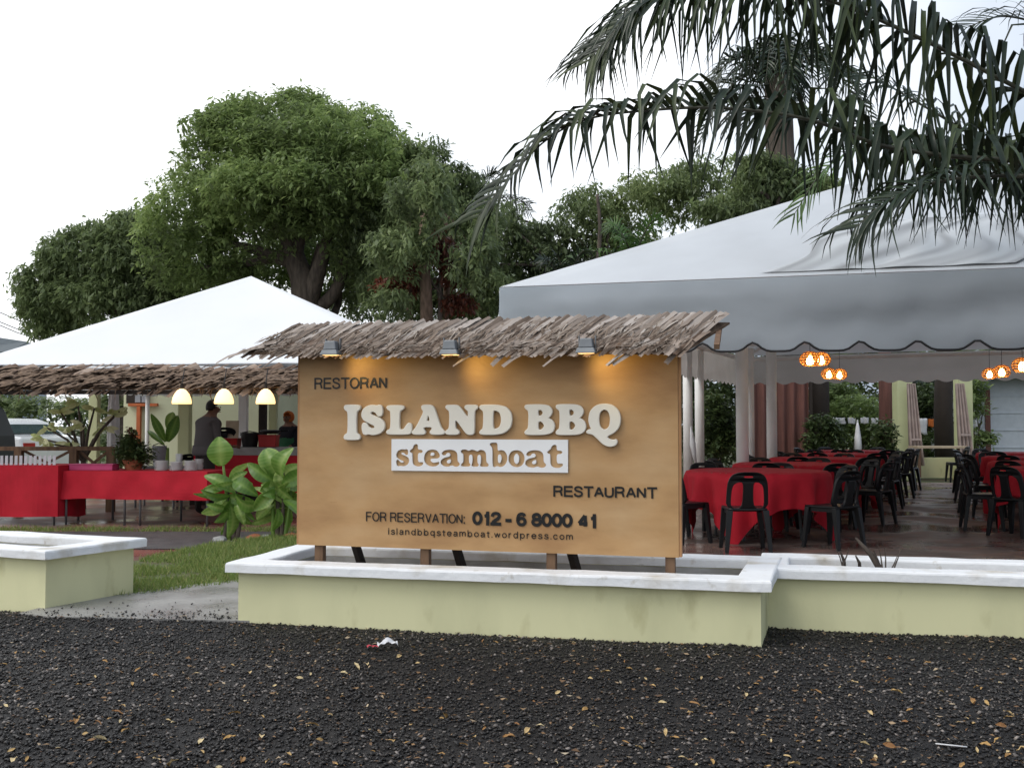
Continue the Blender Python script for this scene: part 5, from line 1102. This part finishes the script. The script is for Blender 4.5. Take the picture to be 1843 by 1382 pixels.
# ------------------------------------------------------------------ behind the buffet
kw = empty('kitchen_building', P(360, 765, 21.5).xy.to_3d() + Vector((0, 0, -.2))); tag(kw, 'pale yellow green kitchen building behind the buffet counter', 'building')
a, c = P(222, 765, 21.5), P(500, 765, 21.5); b = MB(); b.box(((a.x + c.x) / 2, 22.5, 1.2), (c.x - a.x, 2, 2.8)); b.build('wall', Mt['cream_wall'], kw, world=True)
a, c = P(228, 726, 21.45), P(268, 700, 21.45); b = MB(); b.box(((a.x + c.x) / 2, 21.46, (a.z + c.z) / 2), (c.x - a.x, .08, c.z - a.z)); wn = b.build('window', Mt['timber_dark'], kw, world=True)
for q in (0, 1):
    a2, c2 = P(243 + q * 12, 724, 21.4), P(253 + q * 12, 704, 21.4); b = MB(); b.box(((a2.x + c2.x) / 2, 21.41, (a2.z + c2.z) / 2), (c2.x - a2.x, .03, c2.z - a2.z)); b.build('pane', Mt['grey_plastic'], wn); wn.children[-1].data.transform(inv_of(kw))
a, c = P(232, 731, 21.4), P(284, 726, 21.4); b = MB(); b.box(((a.x + c.x) / 2, 21.4, (a.z + c.z) / 2), (c.x - a.x, .1, .06)); b.build('lintel', Mt['orange_paint'], kw, world=True)
a = P(250, 765, 21.4); b = MB(); b.box((a.x, 21.4, .70), (.075, .1, 1.8)); b.build('door_jamb', Mt['orange_paint'], kw, world=True)
b = MB(); p0, p1 = P(215, 690, 21), P(515, 690, 21); b.prism([(p0.x, 20.9), (p1.x, 20.9), (p1.x, 24), (p0.x, 24)], 2.62, 2.75); b.build('roof', Mt['roof_grey'], kw, world=True)
def post(x, wpx, d, m, label, top=2.1, cat='post'):
    p = P(x, 765, d); o = empty('post', (p.x, d, -.09)); tag(o, label, cat); wd = wpx / F * d
    b = MB(); b.box((0, 0, top / 2), (wd, wd, top)); b.build('shaft', Mt[m], o, bevel=.01); b = MB(); b.box((0, 0, .05), (wd + .06, wd + .06, .1)); b.build('foot', Mt[m], o)
post(170, 16, 18.5, 'pale_post', 'pale green square post behind the frangipani'); post(333, 20, 19.2, 'pale_post', 'pale green square post under the first dome lamp')
post(438, 15, 19.5, 'post', 'white post behind the black chair back'); post(492, 14, 20.5, 'pale_post', 'pale post by the green dressed person'); post(473, 13, 18.7, 'timber_dark', 'dark brown wooden post between two pale posts')
dr = empty('draped_post', P(204, 765, 16.5).xy.to_3d() + Vector((0, 0, -.09))); tag(dr, 'white cloth draped post behind the leafy pot', 'post')
b = MB(); b.tube([(0, 0, 0), (0, 0, 2.05)], .04, 10); b.build('shaft', Mt['post'], dr)
b = MB(); b.grid(lambda u, v: ((.055 + .035 * math.sin(v * 3.1) + .01 * math.sin(u * 44)) * math.cos(u * 6.283), (.055 + .035 * math.sin(v * 3.1) + .01 * math.sin(u * 44)) * math.sin(u * 6.283), .45 + 1.5 * v), 44, 10); b.build('drape', Mt['paper'], dr, smooth=True)
# railing
ry = 15.4; ra = empty('railing', P(60, 830, ry).xy.to_3d() + Vector((0, 0, -.09))); tag(ra, 'dark brown timber railing between the buffet and parked cars', 'railing')
for z in (.85, .42):
    a, c = P(-120, 800, ry), P(205, 800, ry); b = MB(); b.beam((a.x, ry, z), (c.x, ry, z), .07, .06); b.build('rail', Mt['timber'], ra, world=True)
for x in (-60, 34, 133, 200): a = P(x, 800, ry); b = MB(); b.box((a.x, ry + .01, .38), (.11, .1, .95)); b.build('post', Mt['timber'], ra, world=True)
for x0, x1 in ((40, 128), (128, 40), (139, 196), (196, 139)): a, c = P(x0, 800, ry), P(x1, 800, ry); b = MB(); b.beam((a.x, ry + (.012 if x0 < x1 else .05), .44), (c.x, ry + (.012 if x0 < x1 else .05), .82), .035); b.build('brace', Mt['timber'], ra, world=True)

sheet('road', [(-22, 18.6), (-6.9, 18.6), (-6.9, 29), (-22, 29)], -.02, Mt['concrete'], 'pale parking apron beyond the timber railing', thick=.19)
# parked cars
def car(name, label, prof, glass, wheels, width, m, loc, flip=1):
    o = empty(name, loc); tag(o, label, 'car'); b = MB(); n = len(prof)
    hw = width / 2; ins = lambda z: hw - max(0, z - .85) * .32
    vs = [(p[0] * flip, -ins(p[1]), p[1]) for p in prof] + [(p[0] * flip, ins(p[1]), p[1]) for p in prof]
    b.add(vs, [tuple(range(n)), tuple(range(n, 2 * n))[::-1]] + [(i, n + i, n + (i + 1) % n, (i + 1) % n) for i in range(n)]); b.build('body', m, o, bevel=.05)
    for g in glass:
        b = MB(); sh = .012; k = len(g)
        b.add([(p[0] * flip, -(ins(p[1]) + sh), p[1]) for p in g] + [(p[0] * flip, -(ins(p[1]) - .05), p[1]) for p in g], [tuple(range(k))] + [(i, k + i, k + (i + 1) % k, (i + 1) % k) for i in range(k)]); b.build('window', Mt['car_glass'], o)
    for wx in wheels:
        for sy in (-1, 1):
            wh = empty('wheel', (wx * flip, sy * (hw - .09), .3)); wh.parent = o
            for nm, r_, w_, mm in (('tyre', .3, .18, 'tyre'), ('rim', .2, .2, 'rim')):
                b = MB(); b.lathe([(r_ * .9, -w_ / 2), (r_, -w_ / 2 + .02), (r_, w_ / 2 - .02), (r_ * .9, w_ / 2)], n=24); q = b.build(nm, Mt[mm], wh, smooth=False); q.rotation_euler = (math.pi / 2, 0, 0)
    return o
sp = [(-2.1, .3), (-2.15, .55), (-2.05, .78), (-1.2, .9), (-.45, 1.32), (-.1, 1.38), (.65, 1.37), (.95, 1.3), (1.5, 1.0), (2.05, .95), (2.12, .7), (2.1, .3)]
w1 = P(52, 800, 23.5); cw = car('parked_car', 'white saloon car parked beyond the railing', sp, [[(-.95, .93), (-.4, 1.28), (.05, 1.31), (.05, .93)], [(.12, .93), (.12, 1.31), (.6, 1.3), (.98, .95)]], (-1.3, 1.25), 1.66, Mt['car_white'], (w1.x - 1.25 * math.cos(.5), 23.5 + .6, -.02)); cw.rotation_euler = (0, 0, -.5)
b = MB(); b.add([(.98, -.6, 1.25), (1.48, -.66, 1.015), (1.48, .66, 1.015), (.98, .6, 1.25)], [(0, 1, 2, 3)]); q = b.build('rear_window', Mt['car_glass'], cw); q.location = (.012, 0, .022)
b = MB(); b.box((2.09, -.62, .75), (.06, .28, .16)); b.build('tail_light', Mt['red_plastic'], cw)
vp = [(-2.1, .3), (-2.15, .7), (-2.0, .95), (-1.3, 1.05), (-.8, 1.62), (-.5, 1.7), (1.7, 1.68), (1.85, 1.55), (2.0, 1.0), (2.02, .4)]
w2 = P(-6, 800, 21.0); cv = car('parked_van', 'black van with its tail just inside the frame beside the white car', vp, [[(-1.1, 1.05), (-.75, 1.58), (.1, 1.6), (.1, 1.05)], [(.2, 1.05), (.2, 1.6), (.95, 1.6), (.95, 1.05)], [(1.05, 1.05), (1.05, 1.6), (1.65, 1.58), (1.82, 1.05)]], (-1.3, 1.3), 1.7, Mt['car_black'], (w2.x - 2.0, 21.0, -.02))
b = MB(); b.box((2.01, -.6, 1.1), (.05, .12, .5)); b.build('tail_light', Mt['red_plastic'], cv)
for i, (x, y, rx, ry_, d) in enumerate([(40, 735, 60, 30, 34), (130, 740, 60, 28, 33), (-30, 725, 60, 45, 36), (200, 735, 40, 35, 30), (560, 700, 60, 50, 30), (660, 690, 60, 60, 30)]):
    p = lb(x, y, d, rx, ry_); bush('leafy_bush', ['broad green bush beyond the white car', 'green hedge bush behind the frangipani', 'dark green bush above the black van', 'bush next to the kitchen wall', 'dark bush behind the orange headscarf', 'deep green bush hidden behind the sign'][i], [p, (p[0] + .3, p[1], .4, p[3], p[4], .8)], 520, .2, Mt['jungle'], 80 + i)

# small things behind the buffet
def bucket(x, yt, d, z0, r_, h, m, label, name='bucket'):
    p = P(x, yt, d); o = empty(name, (p.x, d, z0)); tag(o, label, name.split('_')[-1])
    b = MB(); b.lathe([(r_ * .78, 0), (r_, h), (r_ * 1.06, h), (r_ * 1.06, h + .02), (r_ * .92, h + .02), (r_ * .72, .02)], n=20); b.build('vessel', m, o, smooth=False)
    b = MB(); b.tube([(-r_ * 1.05, 0, h * .9), (-r_ * .8, -.02, h * 1.1), (0, -.03, h * 1.2), (r_ * .8, -.02, h * 1.1), (r_ * 1.05, 0, h * .9)], .008, 6); b.build('handle', Mt['black_trim'], o); return o
bucket(287, 790, 16.4, .55, .11, .3, Mt['grey_plastic'], 'grey plastic tub behind the plates')
o = empty('stool', P(287, 820, 16.4).xy.to_3d() + Vector((0, 0, -.09))); tag(o, 'low steel stool under the grey tub', 'stool')
b = MB(); b.box((0, 0, .61), (.7, .5, .06)); b.build('table_top', Mt['steel'], o)
for sx in (-.3, .3):
    for sy in (-.2, .2): b = MB(); b.tube([(sx, sy, 0), (sx, sy, .6)], .018, 7); b.build('leg', Mt['steel'], o)
bucket(450, 780, 15.7, .866, .14, .2, Mt['black_plastic'], 'black cooking pot standing on the counter', 'cooking_pot')
def crate(x0, x1, y0, y1, d, m, label, name='crate'):
    a, c = P(x0, y1, d), P(x1, y0, d); a.z = .868; o = empty(name, ((a.x + c.x) / 2, d, a.z)); tag(o, label, name); wd, h = c.x - a.x, c.z - a.z
    b = MB(); b.box((0, 0, h / 2), (wd * .94, .25, h), taper=1.06); b.build('body', m, o, bevel=.008); b = MB(); b.box((0, 0, h + .006), (wd * 1.04, .28, .014)); b.build('rim', m, o)
crate(404, 431, 790, 806, 15.75, Mt['red_plastic'], 'red plastic crate beside the black cooking pot'); crate(468, 500, 784, 806, 15.72, Mt['red_plastic'], 'red plastic crate under the dark brown post')
o = empty('hot_plate', P(487, 780, 15.75).xy.to_3d() + Vector((0, 0, 1.07))); tag(o, 'dark hot plate stacked on the red crate', 'hot plate')
b = MB(); b.lathe([(.12, 0), (.16, .03), (.16, .05), (.1, .06)], n=18); b.build('plate', Mt['black_plastic'], o); b = MB(); b.tube([(.14, 0, .04), (.27, 0, .05)], .012, 6); b.build('handle', Mt['black_plastic'], o)
o = empty('leaning_board', P(417, 790, 16.8).xy.to_3d() + Vector((0, 0, .5))); tag(o, 'pale wooden board propped against the black chair back', 'board')
b = MB(); b.box((0, 0, .4), (.21, .02, .75), M=Matrix.Rotation(R(-6), 3, 'X')); b.build('panel', Mt['wood_board'], o); b = MB(); b.box((0, -.015, .03), (.22, .05, .04)); b.build('ledge', Mt['wood_board'], o)
ch = copy_tree(chair0); ch.location = P(408, 780, 17.0).xy.to_3d() + Vector((0, 0, .36)); ch.rotation_euler = (0, 0, .1); tag(ch, 'black plastic chair back standing high behind the counter', 'chair', 'chairs by the buffet')
o = empty('platform', P(410, 800, 17.1).xy.to_3d() + Vector((0, 0, -.09))); tag(o, 'low dark platform carrying the black chair behind the counter', 'platform')
b = MB(); b.box((0, 0, .22), (1.0, .8, .44)); b.build('block', Mt['timber_dark'], o); b = MB(); b.box((0, -.41, .42), (1.04, .03, .06)); b.build('lip', Mt['timber'], o)
ch = copy_tree(chair0); ch.location = P(326, 800, 17.6).xy.to_3d() + Vector((0, 0, -.09)); ch.rotation_euler = (0, 0, .9); tag(ch, 'black plastic chair beside the man in grey', 'chair', 'chairs by the buffet')

# potted bush with red flower
r = np.random.default_rng(90); pb_ = P(240, 842, 13.7); o = empty('potted_plant', (pb_.x, 13.7, TT + .009)); tag(o, 'dark leafy potted plant with red blooms on the buffet', 'plant')
b = MB(); b.lathe([(.1, 0), (.14, .12), (.15, .13), (.13, .13)], n=18); b.build('pot', Mt['terracotta'], o)
pts = lobes_points([(0, 0, .2, .27, .2, .17), (-.05, 0, .36, .14, .12, .12)], 420, r, .2); V, Fq, at = leaf_cloud(pts, 7, .07, droop=-.2, rngs=r, narrow=.35); link('foliage', np_mesh('foliage', V, Fq, Mt['bush'], at), o)
pts = lobes_points([(-.04, -.02, .5, .04, .04, .06), (.0, -.02, .46, .03, .03, .05)], 40, r, .1); V, Fq, at = leaf_cloud(pts, 6, .035, droop=-.6, rngs=r, narrow=.6); link('bloom', np_mesh('bloom', V, Fq, Mt['red_leaf'], at), o)
b = MB(); b.tube([(0, 0, .1), (-.02, 0, .3), (-.03, -.01, .48)], [.02, .012, .006], 6); b.build('stem', Mt['bark'], o)
# frangipani with bare forked branches and leaf rosettes
fd = 15.9; fb = P(150, 870, fd); fb.z = -.09; o = empty('frangipani', fb); tag(o, 'frangipani shrub with forked bare branches and pale broad leaves by the railing', 'shrub')
tips = [(78, 790), (110, 742), (140, 725), (115, 775), (98, 800), (170, 735), (205, 748), (190, 770), (150, 765), (128, 800), (215, 740), (85, 770)]
b = MB(); fk = P(150, 830, fd)
b.tube([fb, fk], [.05, .04], 8)
for x, y in tips: 
    t_ = P(x, y, fd + random.uniform(-.3, .3)); md = fk.lerp(t_, .45) + Vector((0, 0, .1)); b.tube([fk, md, t_], [.03, .02, .013], 6)
b.build('trunk', Mt['bark'], o, world=True)
def leaf_obj(parent, basep, tipp, wd, m, fold=.25, bow=.12, tiltv=None, name='leaf', seed=0, twist=0.0):
    rd_ = random.Random(seed); a, c = Vector(basep), Vector(tipp); ax = (c - a); L_ = ax.length; ax.normalize()
    tow = (Vector((0, 0, CAMH)) - a).normalized() if tiltv is None else Vector(tiltv); side = ax.cross(tow).normalized(); side = (Matrix.Rotation(twist, 3, ax) @ side); nr = side.cross(ax).normalized()
    nr = nr if nr.dot(Vector((0, -.6, .8))) > 0 else -nr; n = 18; vs = []; val = []; bv = rd_.uniform(.28, .72); yel = rd_.random() < .25
    for j in range(n + 1):
        t = j / n; ww = wd * (math.sin(math.pi * min(1, t * .93 + .04)) ** .75) * (1.0 if t < .5 else 1 - .25 * (t - .5)); p = a + ax * L_ * t + nr * bow * L_ * math.sin(math.pi * t)
        for q in (-1, -.5, 0, .5, 1): val.append(min(1, max(0, bv + (.3 if q == 0 else 0) + (.07 if j % 2 else -.05) * (abs(q) > 0) + (.3 if yel and abs(q) == 1 else 0) + .1 * noise.noise(Vector((t * 3, q, seed)))))); vs.append(p + side * ww * .5 * q + nr * (abs(q) * fold * ww * .5 + .012 * noise.noise(Vector((t * 6, q * 2, seed)))))
    fs = [(j * 5 + i, j * 5 + i + 1, (j + 1) * 5 + i + 1, (j + 1) * 5 + i) for j in range(n) for i in range(4)]
    b = MB(); b.add(vs, fs); q = b.build(name, m, parent, world=True, smooth=True); at_ = q.data.attributes.new('v', 'FLOAT', 'POINT'); at_.data.foreach_set('value', val); return q
Mt['frangi_leaf'] = mat('frangi_leaf', (.58, .62, .30), (.40, .46, .18), rough=.5, obj_rand=True, third=(.72, .72, .45), transl=.3)
sd_ = 0
for x, y in tips:
    for k in range(5):
        a_ = random.uniform(0, 6.283); t_ = P(x, y, fd); e_ = t_ + Vector((math.cos(a_) * .2, math.sin(a_) * .14, random.uniform(-.12, .1))); sd_ += 1; leaf_obj(o, t_, e_, .075, Mt['frangi_leaf'], seed=sd_, bow=.15)
# banana behind the tub
bn = empty('banana_plant', P(300, 830, 17.8).xy.to_3d() + Vector((0, 0, -.09))); tag(bn, 'banana plant with two long leaves before the kitchen wall', 'plant')
b = MB(); b.tube([(0, 0, 0), (0, 0, .9)], [.06, .04], 8); b.build('stem', Mt['canna'], bn)
for i, (x0, y0, x1, y1, w_) in enumerate([(298, 795, 272, 745, 16), (302, 795, 320, 748, 22), (300, 770, 312, 742, 18), (296, 800, 266, 775, 10)]): leaf_obj(bn, P(x0, y0, 17.8), P(x1, y1, 17.8 + .1 * i), w_ / F * 17.8, Mt['canna_attr'], seed=200 + i)

# canna plants on the lawn edge
def canna(label, xb, yb, d, stems, leaves, seed):
    base = P(xb, yb, d); base.z = -.06; o = empty('canna_plant', base); tag(o, label, 'plant'); rd_ = random.Random(seed)
    for x0, x1, y1 in stems: b = MB(); s_ = P(x0, yb, d); s_.z = -.06; b.tube(catmull([s_, P((x0 + x1) / 2 + 2, (yb + y1) / 2, d), P(x1, y1, d)], 4), [.028 - .0019 * k for k in range(9)], 7); b.build('stem', Mt['bark'] if rd_.random() < .4 else Mt['canna'], o, world=True, smooth=True)
    leaves = leaves + [(xb + rd_.uniform(-12, 14), y_, xb + sx_ * rd_.uniform(22, 52), y_ + rd_.uniform(-28, 34), rd_.uniform(16, 26)) for y_ in (868, 880, 892, 905, 918) for sx_ in (-1, 1)]
    for i, (x0, y0, x1, y1, w_) in enumerate(leaves):
        dj = rd_.uniform(-.18, .18); leaf_obj(o, P(x0, y0, d + dj * .3), P(x1, y1, d + dj), w_ * (1 if i == 0 else .82) / F * d, Mt['canna_attr'], seed=seed + i, bow=rd_.uniform(.05, .28), fold=rd_.uniform(.15, .6), twist=rd_.uniform(-.8, .8) if i else 0)
dc = 11.3
canna('broad leaved plant with one tall pale round leaf on the lawn edge', 412, 970, dc, [(412, 402, 838), (420, 425, 870), (404, 412, 880), (426, 440, 880)],
      [(398, 838, 394, 786, 46), (428, 888, 368, 856, 32), (412, 876, 452, 834, 26), (420, 866, 464, 892, 34), (412, 890, 348, 888, 15), (418, 895, 386, 940, 30), (424, 890, 478, 908, 34), (414, 905, 410, 968, 30), (420, 880, 446, 862, 24), (426, 905, 398, 962, 26), (408, 893, 384, 912, 18), (424, 905, 440, 945, 20)], 300)
canna('bushy broad leaved plant half hidden by the sign board', 500, 968, dc - .1, [(498, 500, 850), (506, 510, 850), (492, 486, 870), (512, 525, 870), (500, 495, 860)],
      [(500, 862, 478, 808, 42), (508, 860, 528, 806, 44), (500, 870, 446, 834, 32), (508, 872, 560, 846, 34), (496, 884, 456, 918, 32), (500, 890, 478, 938, 30), (506, 892, 540, 905, 34), (510, 876, 560, 880, 30), (498, 880, 470, 872, 26), (505, 905, 520, 950, 30), (502, 860, 540, 836, 30), (498, 900, 462, 935, 26), (505, 880, 500, 845, 26), (510, 900, 548, 935, 30), (500, 915, 490, 955, 22)], 340)
for x, y, w_, m, lab in ((396, 968, .16, 'stone', 'pale loose stone beside the tall leafed plant'), (458, 970, .2, 'terracotta', 'orange brown brick lump between the two leafy plants'), (482, 955, .2, 'stone', 'flat grey stone behind the leafy plants'), (525, 960, .25, 'terracotta', 'brown earth lump by the sign board foot')):
    p = P(x, y, 11.2); bm = bmesh.new(); bmesh.ops.create_icosphere(bm, subdivisions=2, radius=1)
    for v in bm.verts: v.co = Vector((v.co.x * w_ * .5, v.co.y * w_ * .4, v.co.z * w_ * .32)) * (1 + .35 * noise.noise(v.co * 1.7 + Vector((x, 0, 0))))
    me = bpy.data.meshes.new('loose_stone'); bm.to_mesh(me); bm.free(); me.materials.append(Mt[m]); o = link('loose_stone', me); o.location = (p.x, 11.2, -.045); tag(o, lab, 'stone')

# ------------------------------------------------------------------ people
def skin(verts, edges, rad, name):
    me = bpy.data.meshes.new(name); me.from_pydata(verts, edges, []); ob = bpy.data.objects.new(name, me); COL.objects.link(ob)
    ob.modifiers.new('s', 'SKIN'); ss = ob.modifiers.new('d', 'SUBSURF'); ss.levels = 2; ss.render_levels = 2
    for i, sv in enumerate(me.skin_vertices[0].data): sv.radius = rad[i] if hasattr(rad[i], '__len__') else (rad[i], rad[i]); sv.use_root = (i == 0)
    dg = bpy.context.evaluated_depsgraph_get(); out = bpy.data.meshes.new_from_object(ob.evaluated_get(dg)); bpy.data.objects.remove(ob); return out
def human(label, loc, rz, h, mats, kind, bendf=0.0):
    o = empty('person', loc, rz); tag(o, label, 'person'); k = h / 1.7      # faces +Y locally
    V = [(0, 0, .95), (0, .0, 1.12), (0, -.01, 1.30), (0, 0, 1.42), (0, .015, 1.50), (0, .04, 1.58), (0, .045, 1.64),
         (.17, -.01, 1.38), (.22, .04, 1.12), (.17, .25, 1.02), (.15, .33, 1.02),
         (-.17, -.01, 1.38), (-.22, .04, 1.12), (-.17, .25, 1.00), (-.15, .33, 1.00),
         (.10, 0, .88), (.11, .02, .5), (.12, -.02, .09), (.12, .11, .035), (-.10, 0, .88), (-.11, .0, .5), (-.12, -.04, .09), (-.12, .09, .035)]
    E = [(0, 1), (1, 2), (2, 3), (3, 4), (4, 5), (5, 6), (3, 7), (7, 8), (8, 9), (9, 10), (3, 11), (11, 12), (12, 13), (13, 14), (0, 15), (15, 16), (16, 17), (17, 18), (0, 19), (19, 20), (20, 21), (21, 22)]
    Rr = [(.17, .125), (.165, .125), (.18, .12), (.13, .09), .055, .088, .085, .075, .055, .042, .032, .075, .055, .042, .032, .095, .065, .05, .04, .095, .065, .05, .04]
    def bend(p): 
        x, y, z = p; 
        if z > .95 and bendf: y += (z - .95) ** 1.3 * bendf; z -= (z - .95) * bendf * .25
        return (x * k, y * k, z * k)
    me = skin([bend(p) for p in V], E, [(r_[0] * k * 1.18, r_[1] * k * 1.35) if i_ < 3 else (r_[0] * k, r_[1] * k) if hasattr(r_, '__len__') else r_ * k for i_, r_ in enumerate(Rr)], 'body')
    for m in mats: me.materials.append(m)
    idx = []
    for p in me.polygons:
        c = p.center / k; arm = abs(c.x) > .125 and c.y > .12 and c.z > .9
        if c.z > 1.44: idx.append(2)
        elif arm and c.y > .17: idx.append(2)
        elif c.z < .9: idx.append(1)
        else: idx.append(0)
    me.polygons.foreach_set('material_index', idx); me.polygons.foreach_set('use_smooth', [True] * len(me.polygons)); body = link('body', me, o)
    hc = Vector(bend((0, .04, 1.60)))
    for s_ in (-1, 1):                                  # hands: palm with five fingers
        w_ = Vector(bend((s_ * .15, .34, 1.01))); b = MB(); b.tube([w_, w_ + Vector((0, .05, 0)) * k, w_ + Vector((0, .09, -.005)) * k], [.028 * k, .036 * k, .03 * k], 8, flat=.6)
        for f in range(4): q = w_ + Vector(((f - 1.5) * .017, .085, 0)) * k; b.tube([q, q + Vector((0, .035, -.012)) * k, q + Vector((0, .05 + .008 * (1.5 - abs(f - 1.5)), -.035)) * k], [.0085 * k, .008 * k, .006 * k], 6)
        q = w_ + Vector((-s_ * .03, .03, 0)) * k; b.tube([q, q + Vector((-s_ * .02, .03, -.01)) * k, q + Vector((-s_ * .018, .055, -.02)) * k], [.011 * k, .009 * k, .007 * k], 6); b.build('hand', mats[2], o, smooth=True)
    b = MB(); b.tube([hc + Vector((0, .08, .0)) * k, hc + Vector((0, .103, -.025)) * k, hc + Vector((0, .085, -.04)) * k], [.008 * k, .012 * k, .008 * k], 6); b.build('nose', mats[2], o, smooth=True)
    for s_ in (-1, 1):
        b = MB(); b.lathe([(.004, -.012), (.012, 0), (.004, .012)], hc + Vector((s_ * .035, .085, .012)) * k, 8, 1, .4); b.build('eye', Mt['hair'], o)
        b = MB(); b.lathe([(.006, -.03), (.02, 0), (.01, .03)], hc + Vector((s_ * .093, -.0, -.01)) * k, 8, .5, 1); b.build('ear', mats[2], o)
    b = MB(); b.box(hc + Vector((0, .088, -.055)) * k, (.05 * k, .012, .012)); b.build('mouth', Mt['maroon'], o)
    bm = bmesh.new(); bmesh.ops.create_uvsphere(bm, u_segments=20, v_segments=14, radius=1)
    sx, sy, sz, c0 = (.099, .106, .106, hc + Vector((0, -.012, .015)) * k)
    for v in bm.verts:
        v.co = Vector((v.co.x * sx, v.co.y * sy, v.co.z * sz)) * k * (1 + .03 * noise.noise(v.co * 6)) + c0
    if kind == 'hair': kill = [v for v in bm.verts if (v.co - c0).y > -.01 * k + (v.co - c0).z * .9 or (v.co - c0).z < -.06 * k]
    else: kill = [v for v in bm.verts if (v.co - c0).y > .06 * k and (v.co - c0).z < .07 * k]
    bmesh.ops.delete(bm, geom=kill, context='VERTS'); me = bpy.data.meshes.new('hair'); bm.to_mesh(me); bm.free(); me.materials.append(Mt['hair'] if kind == 'hair' else Mt['orange']); me.polygons.foreach_set('use_smooth', [True] * len(me.polygons))
    q = link('hair' if kind == 'hair' else 'headscarf', me, o); sm = q.modifiers.new('s', 'SOLIDIFY'); sm.thickness = .02; sm.offset = 0
    return o, k
pm = P(370, 765, 14.7)
man, k = human('person in grey shirt bending over the counter, seen from behind', (pm.x, 14.7, -.09), R(-40), 1.66, [Mt['grey_shirt'], Mt['trousers'], Mt['skin']], 'hair', bendf=.18)
b = MB(); b.lathe([(.205, .86), (.215, .9), (.21, .96), (.2, 1.0)], n=24, sx=1, sy=.8); b.build('shirt_hem', Mt['grey_shirt'], man, smooth=True)
pw = P(521, 765, 17.2)
lady, k = human('person in green dress and orange headscarf beside the sign edge', (pw.x, 17.2, -.09), R(150), 1.5, [Mt['black_cloth'], Mt['green_dress'], Mt['skin']], 'scarf')
b = MB(); b.lathe([(.33, .1), (.3, .4), (.25, .75), (.2, 1.0), (.17, 1.08)], n=24, sx=1, sy=.75); b.build('dress', Mt['green_dress'], lady, smooth=True)

# ------------------------------------------------------------------ far off: wires, house roof
for i, (y0, y1) in enumerate(((556, 590), (575, 604), (580, 612))):
    b = MB(); a, c = P(-60, y0 - 20, 45), P(110, y1 + 12, 52); b.tube([a, a.lerp(c, .5) - Vector((0, 0, .12)), c], .022, 5)
    tag(b.build('power_line', Mt['black_trim']), ['uppermost thin power line beside the spreading tree', 'middle thin power line beside the spreading tree', 'lowest thin power line beside the spreading tree'][i], 'wire')
o = empty('house', P(0, 700, 40).xy.to_3d() + Vector((0, 0, -.2))); tag(o, 'far house with a dark grey gable roof under the power lines', 'house')
a = P(-120, 632, 40); c = P(32, 632, 40); b = MB(); b.box(((a.x + c.x) / 2 - .2, 42, 1.6), (c.x - a.x - .9, 4, 3.4)); b.build('wall', Mt['house_wall'], o, world=True)
b = MB(); zt = P(0, 612, 40).z; b.add([(a.x, 39.5, a.z - .15), (c.x, 39.5, a.z - .05), (c.x - .6, 42, zt + .1), (a.x, 42, zt + .5), (a.x, 45, a.z), (c.x, 45, a.z)], [(0, 1, 2, 3), (3, 2, 5, 4), (1, 5, 2), (0, 3, 4), (0, 4, 5, 1)]); b.build('roof', Mt['roof_grey'], o, world=True)

# ------------------------------------------------------------------ fallen leaves and litter on the gravel
protos = []
for k in range(8):
    rd_ = random.Random(400 + k); b = MB(); L_ = 1.0; n = 5; vs = []
    for j in range(n + 1):
        t = j / n; ww = .42 * math.sin(math.pi * min(.98, t * .9 + .06)); zc = .12 * math.sin(math.pi * t) * rd_.uniform(.3, 1.2)
        for q in (-1, 0, 1): vs.append((t - .5, q * ww * .5, zc + abs(q) * rd_.uniform(.02, .16)))
    b.add(vs, [(j * 3 + i, j * 3 + i + 1, (j + 1) * 3 + i + 1, (j + 1) * 3 + i) for j in range(n) for i in range(2)]); protos.append(b.mesh('fallen_leaf', Mt['dead_leaf']))
rd_ = random.Random(12)
for i in range(250):
    x, y = rd_.uniform(-30, 1870), 1130 + 252 * rd_.random() ** .8
    p = PZ(x, y, 0.0)
    if p.y > 6.7 + (-p.x * .2) or p.y > S0.y - (p.x - S0.x) * .24 - .05: continue
    o = link('fallen_leaf', protos[rd_.randrange(8)]); s_ = rd_.choice((.018, .022, .026, .03, .036, .05)); o.location = (p.x, p.y, gz(p.x, p.y) + .012); o.scale = (s_, s_, s_)
    o.rotation_euler = (rd_.gauss(0, .35), rd_.gauss(0, .3), rd_.uniform(0, 6.28)); tag(o, 'small dry yellow brown leaf lying on the dark gravel', 'leaf', 'fallen leaves on the gravel')
p = PZ(692, 1162, 0.01); o = empty('food_wrapper', (p.x, p.y, gz(p.x, p.y) + .012), .2); tag(o, 'crumpled white and red wrapper lying on the gravel', 'wrapper')
b = MB(); b.grid(lambda u, v: ((u - .35) * .11, (v - .5) * .07, .022 * abs(noise.noise(Vector((u * 3, v * 3, 1)))) * 2 + .02 * math.sin(u * 3.1) * (1 - .5 * v) + .008), 12, 8); b.build('foil', Mt['paper'], o)
b = MB(); b.grid(lambda u, v: (-.035 - u * .06, (v - .5) * .05 - .02, .012 + .02 * abs(noise.noise(Vector((u * 4, v * 4, 6))))), 6, 4); b.build('printed_flap', Mt['paper_red'], o)
p = PZ(1712, 1337, 0.01); o = empty('drinking_straw', (p.x, p.y, gz(p.x, p.y) + .014), -.5); tag(o, 'thin pale straw lying on the gravel by the frame edge', 'straw')
b = MB(); b.tube([(-.055, 0, 0), (.055, 0, .004)], .0026, 8); b.build('tube', Mt['paper'], o, smooth=True)
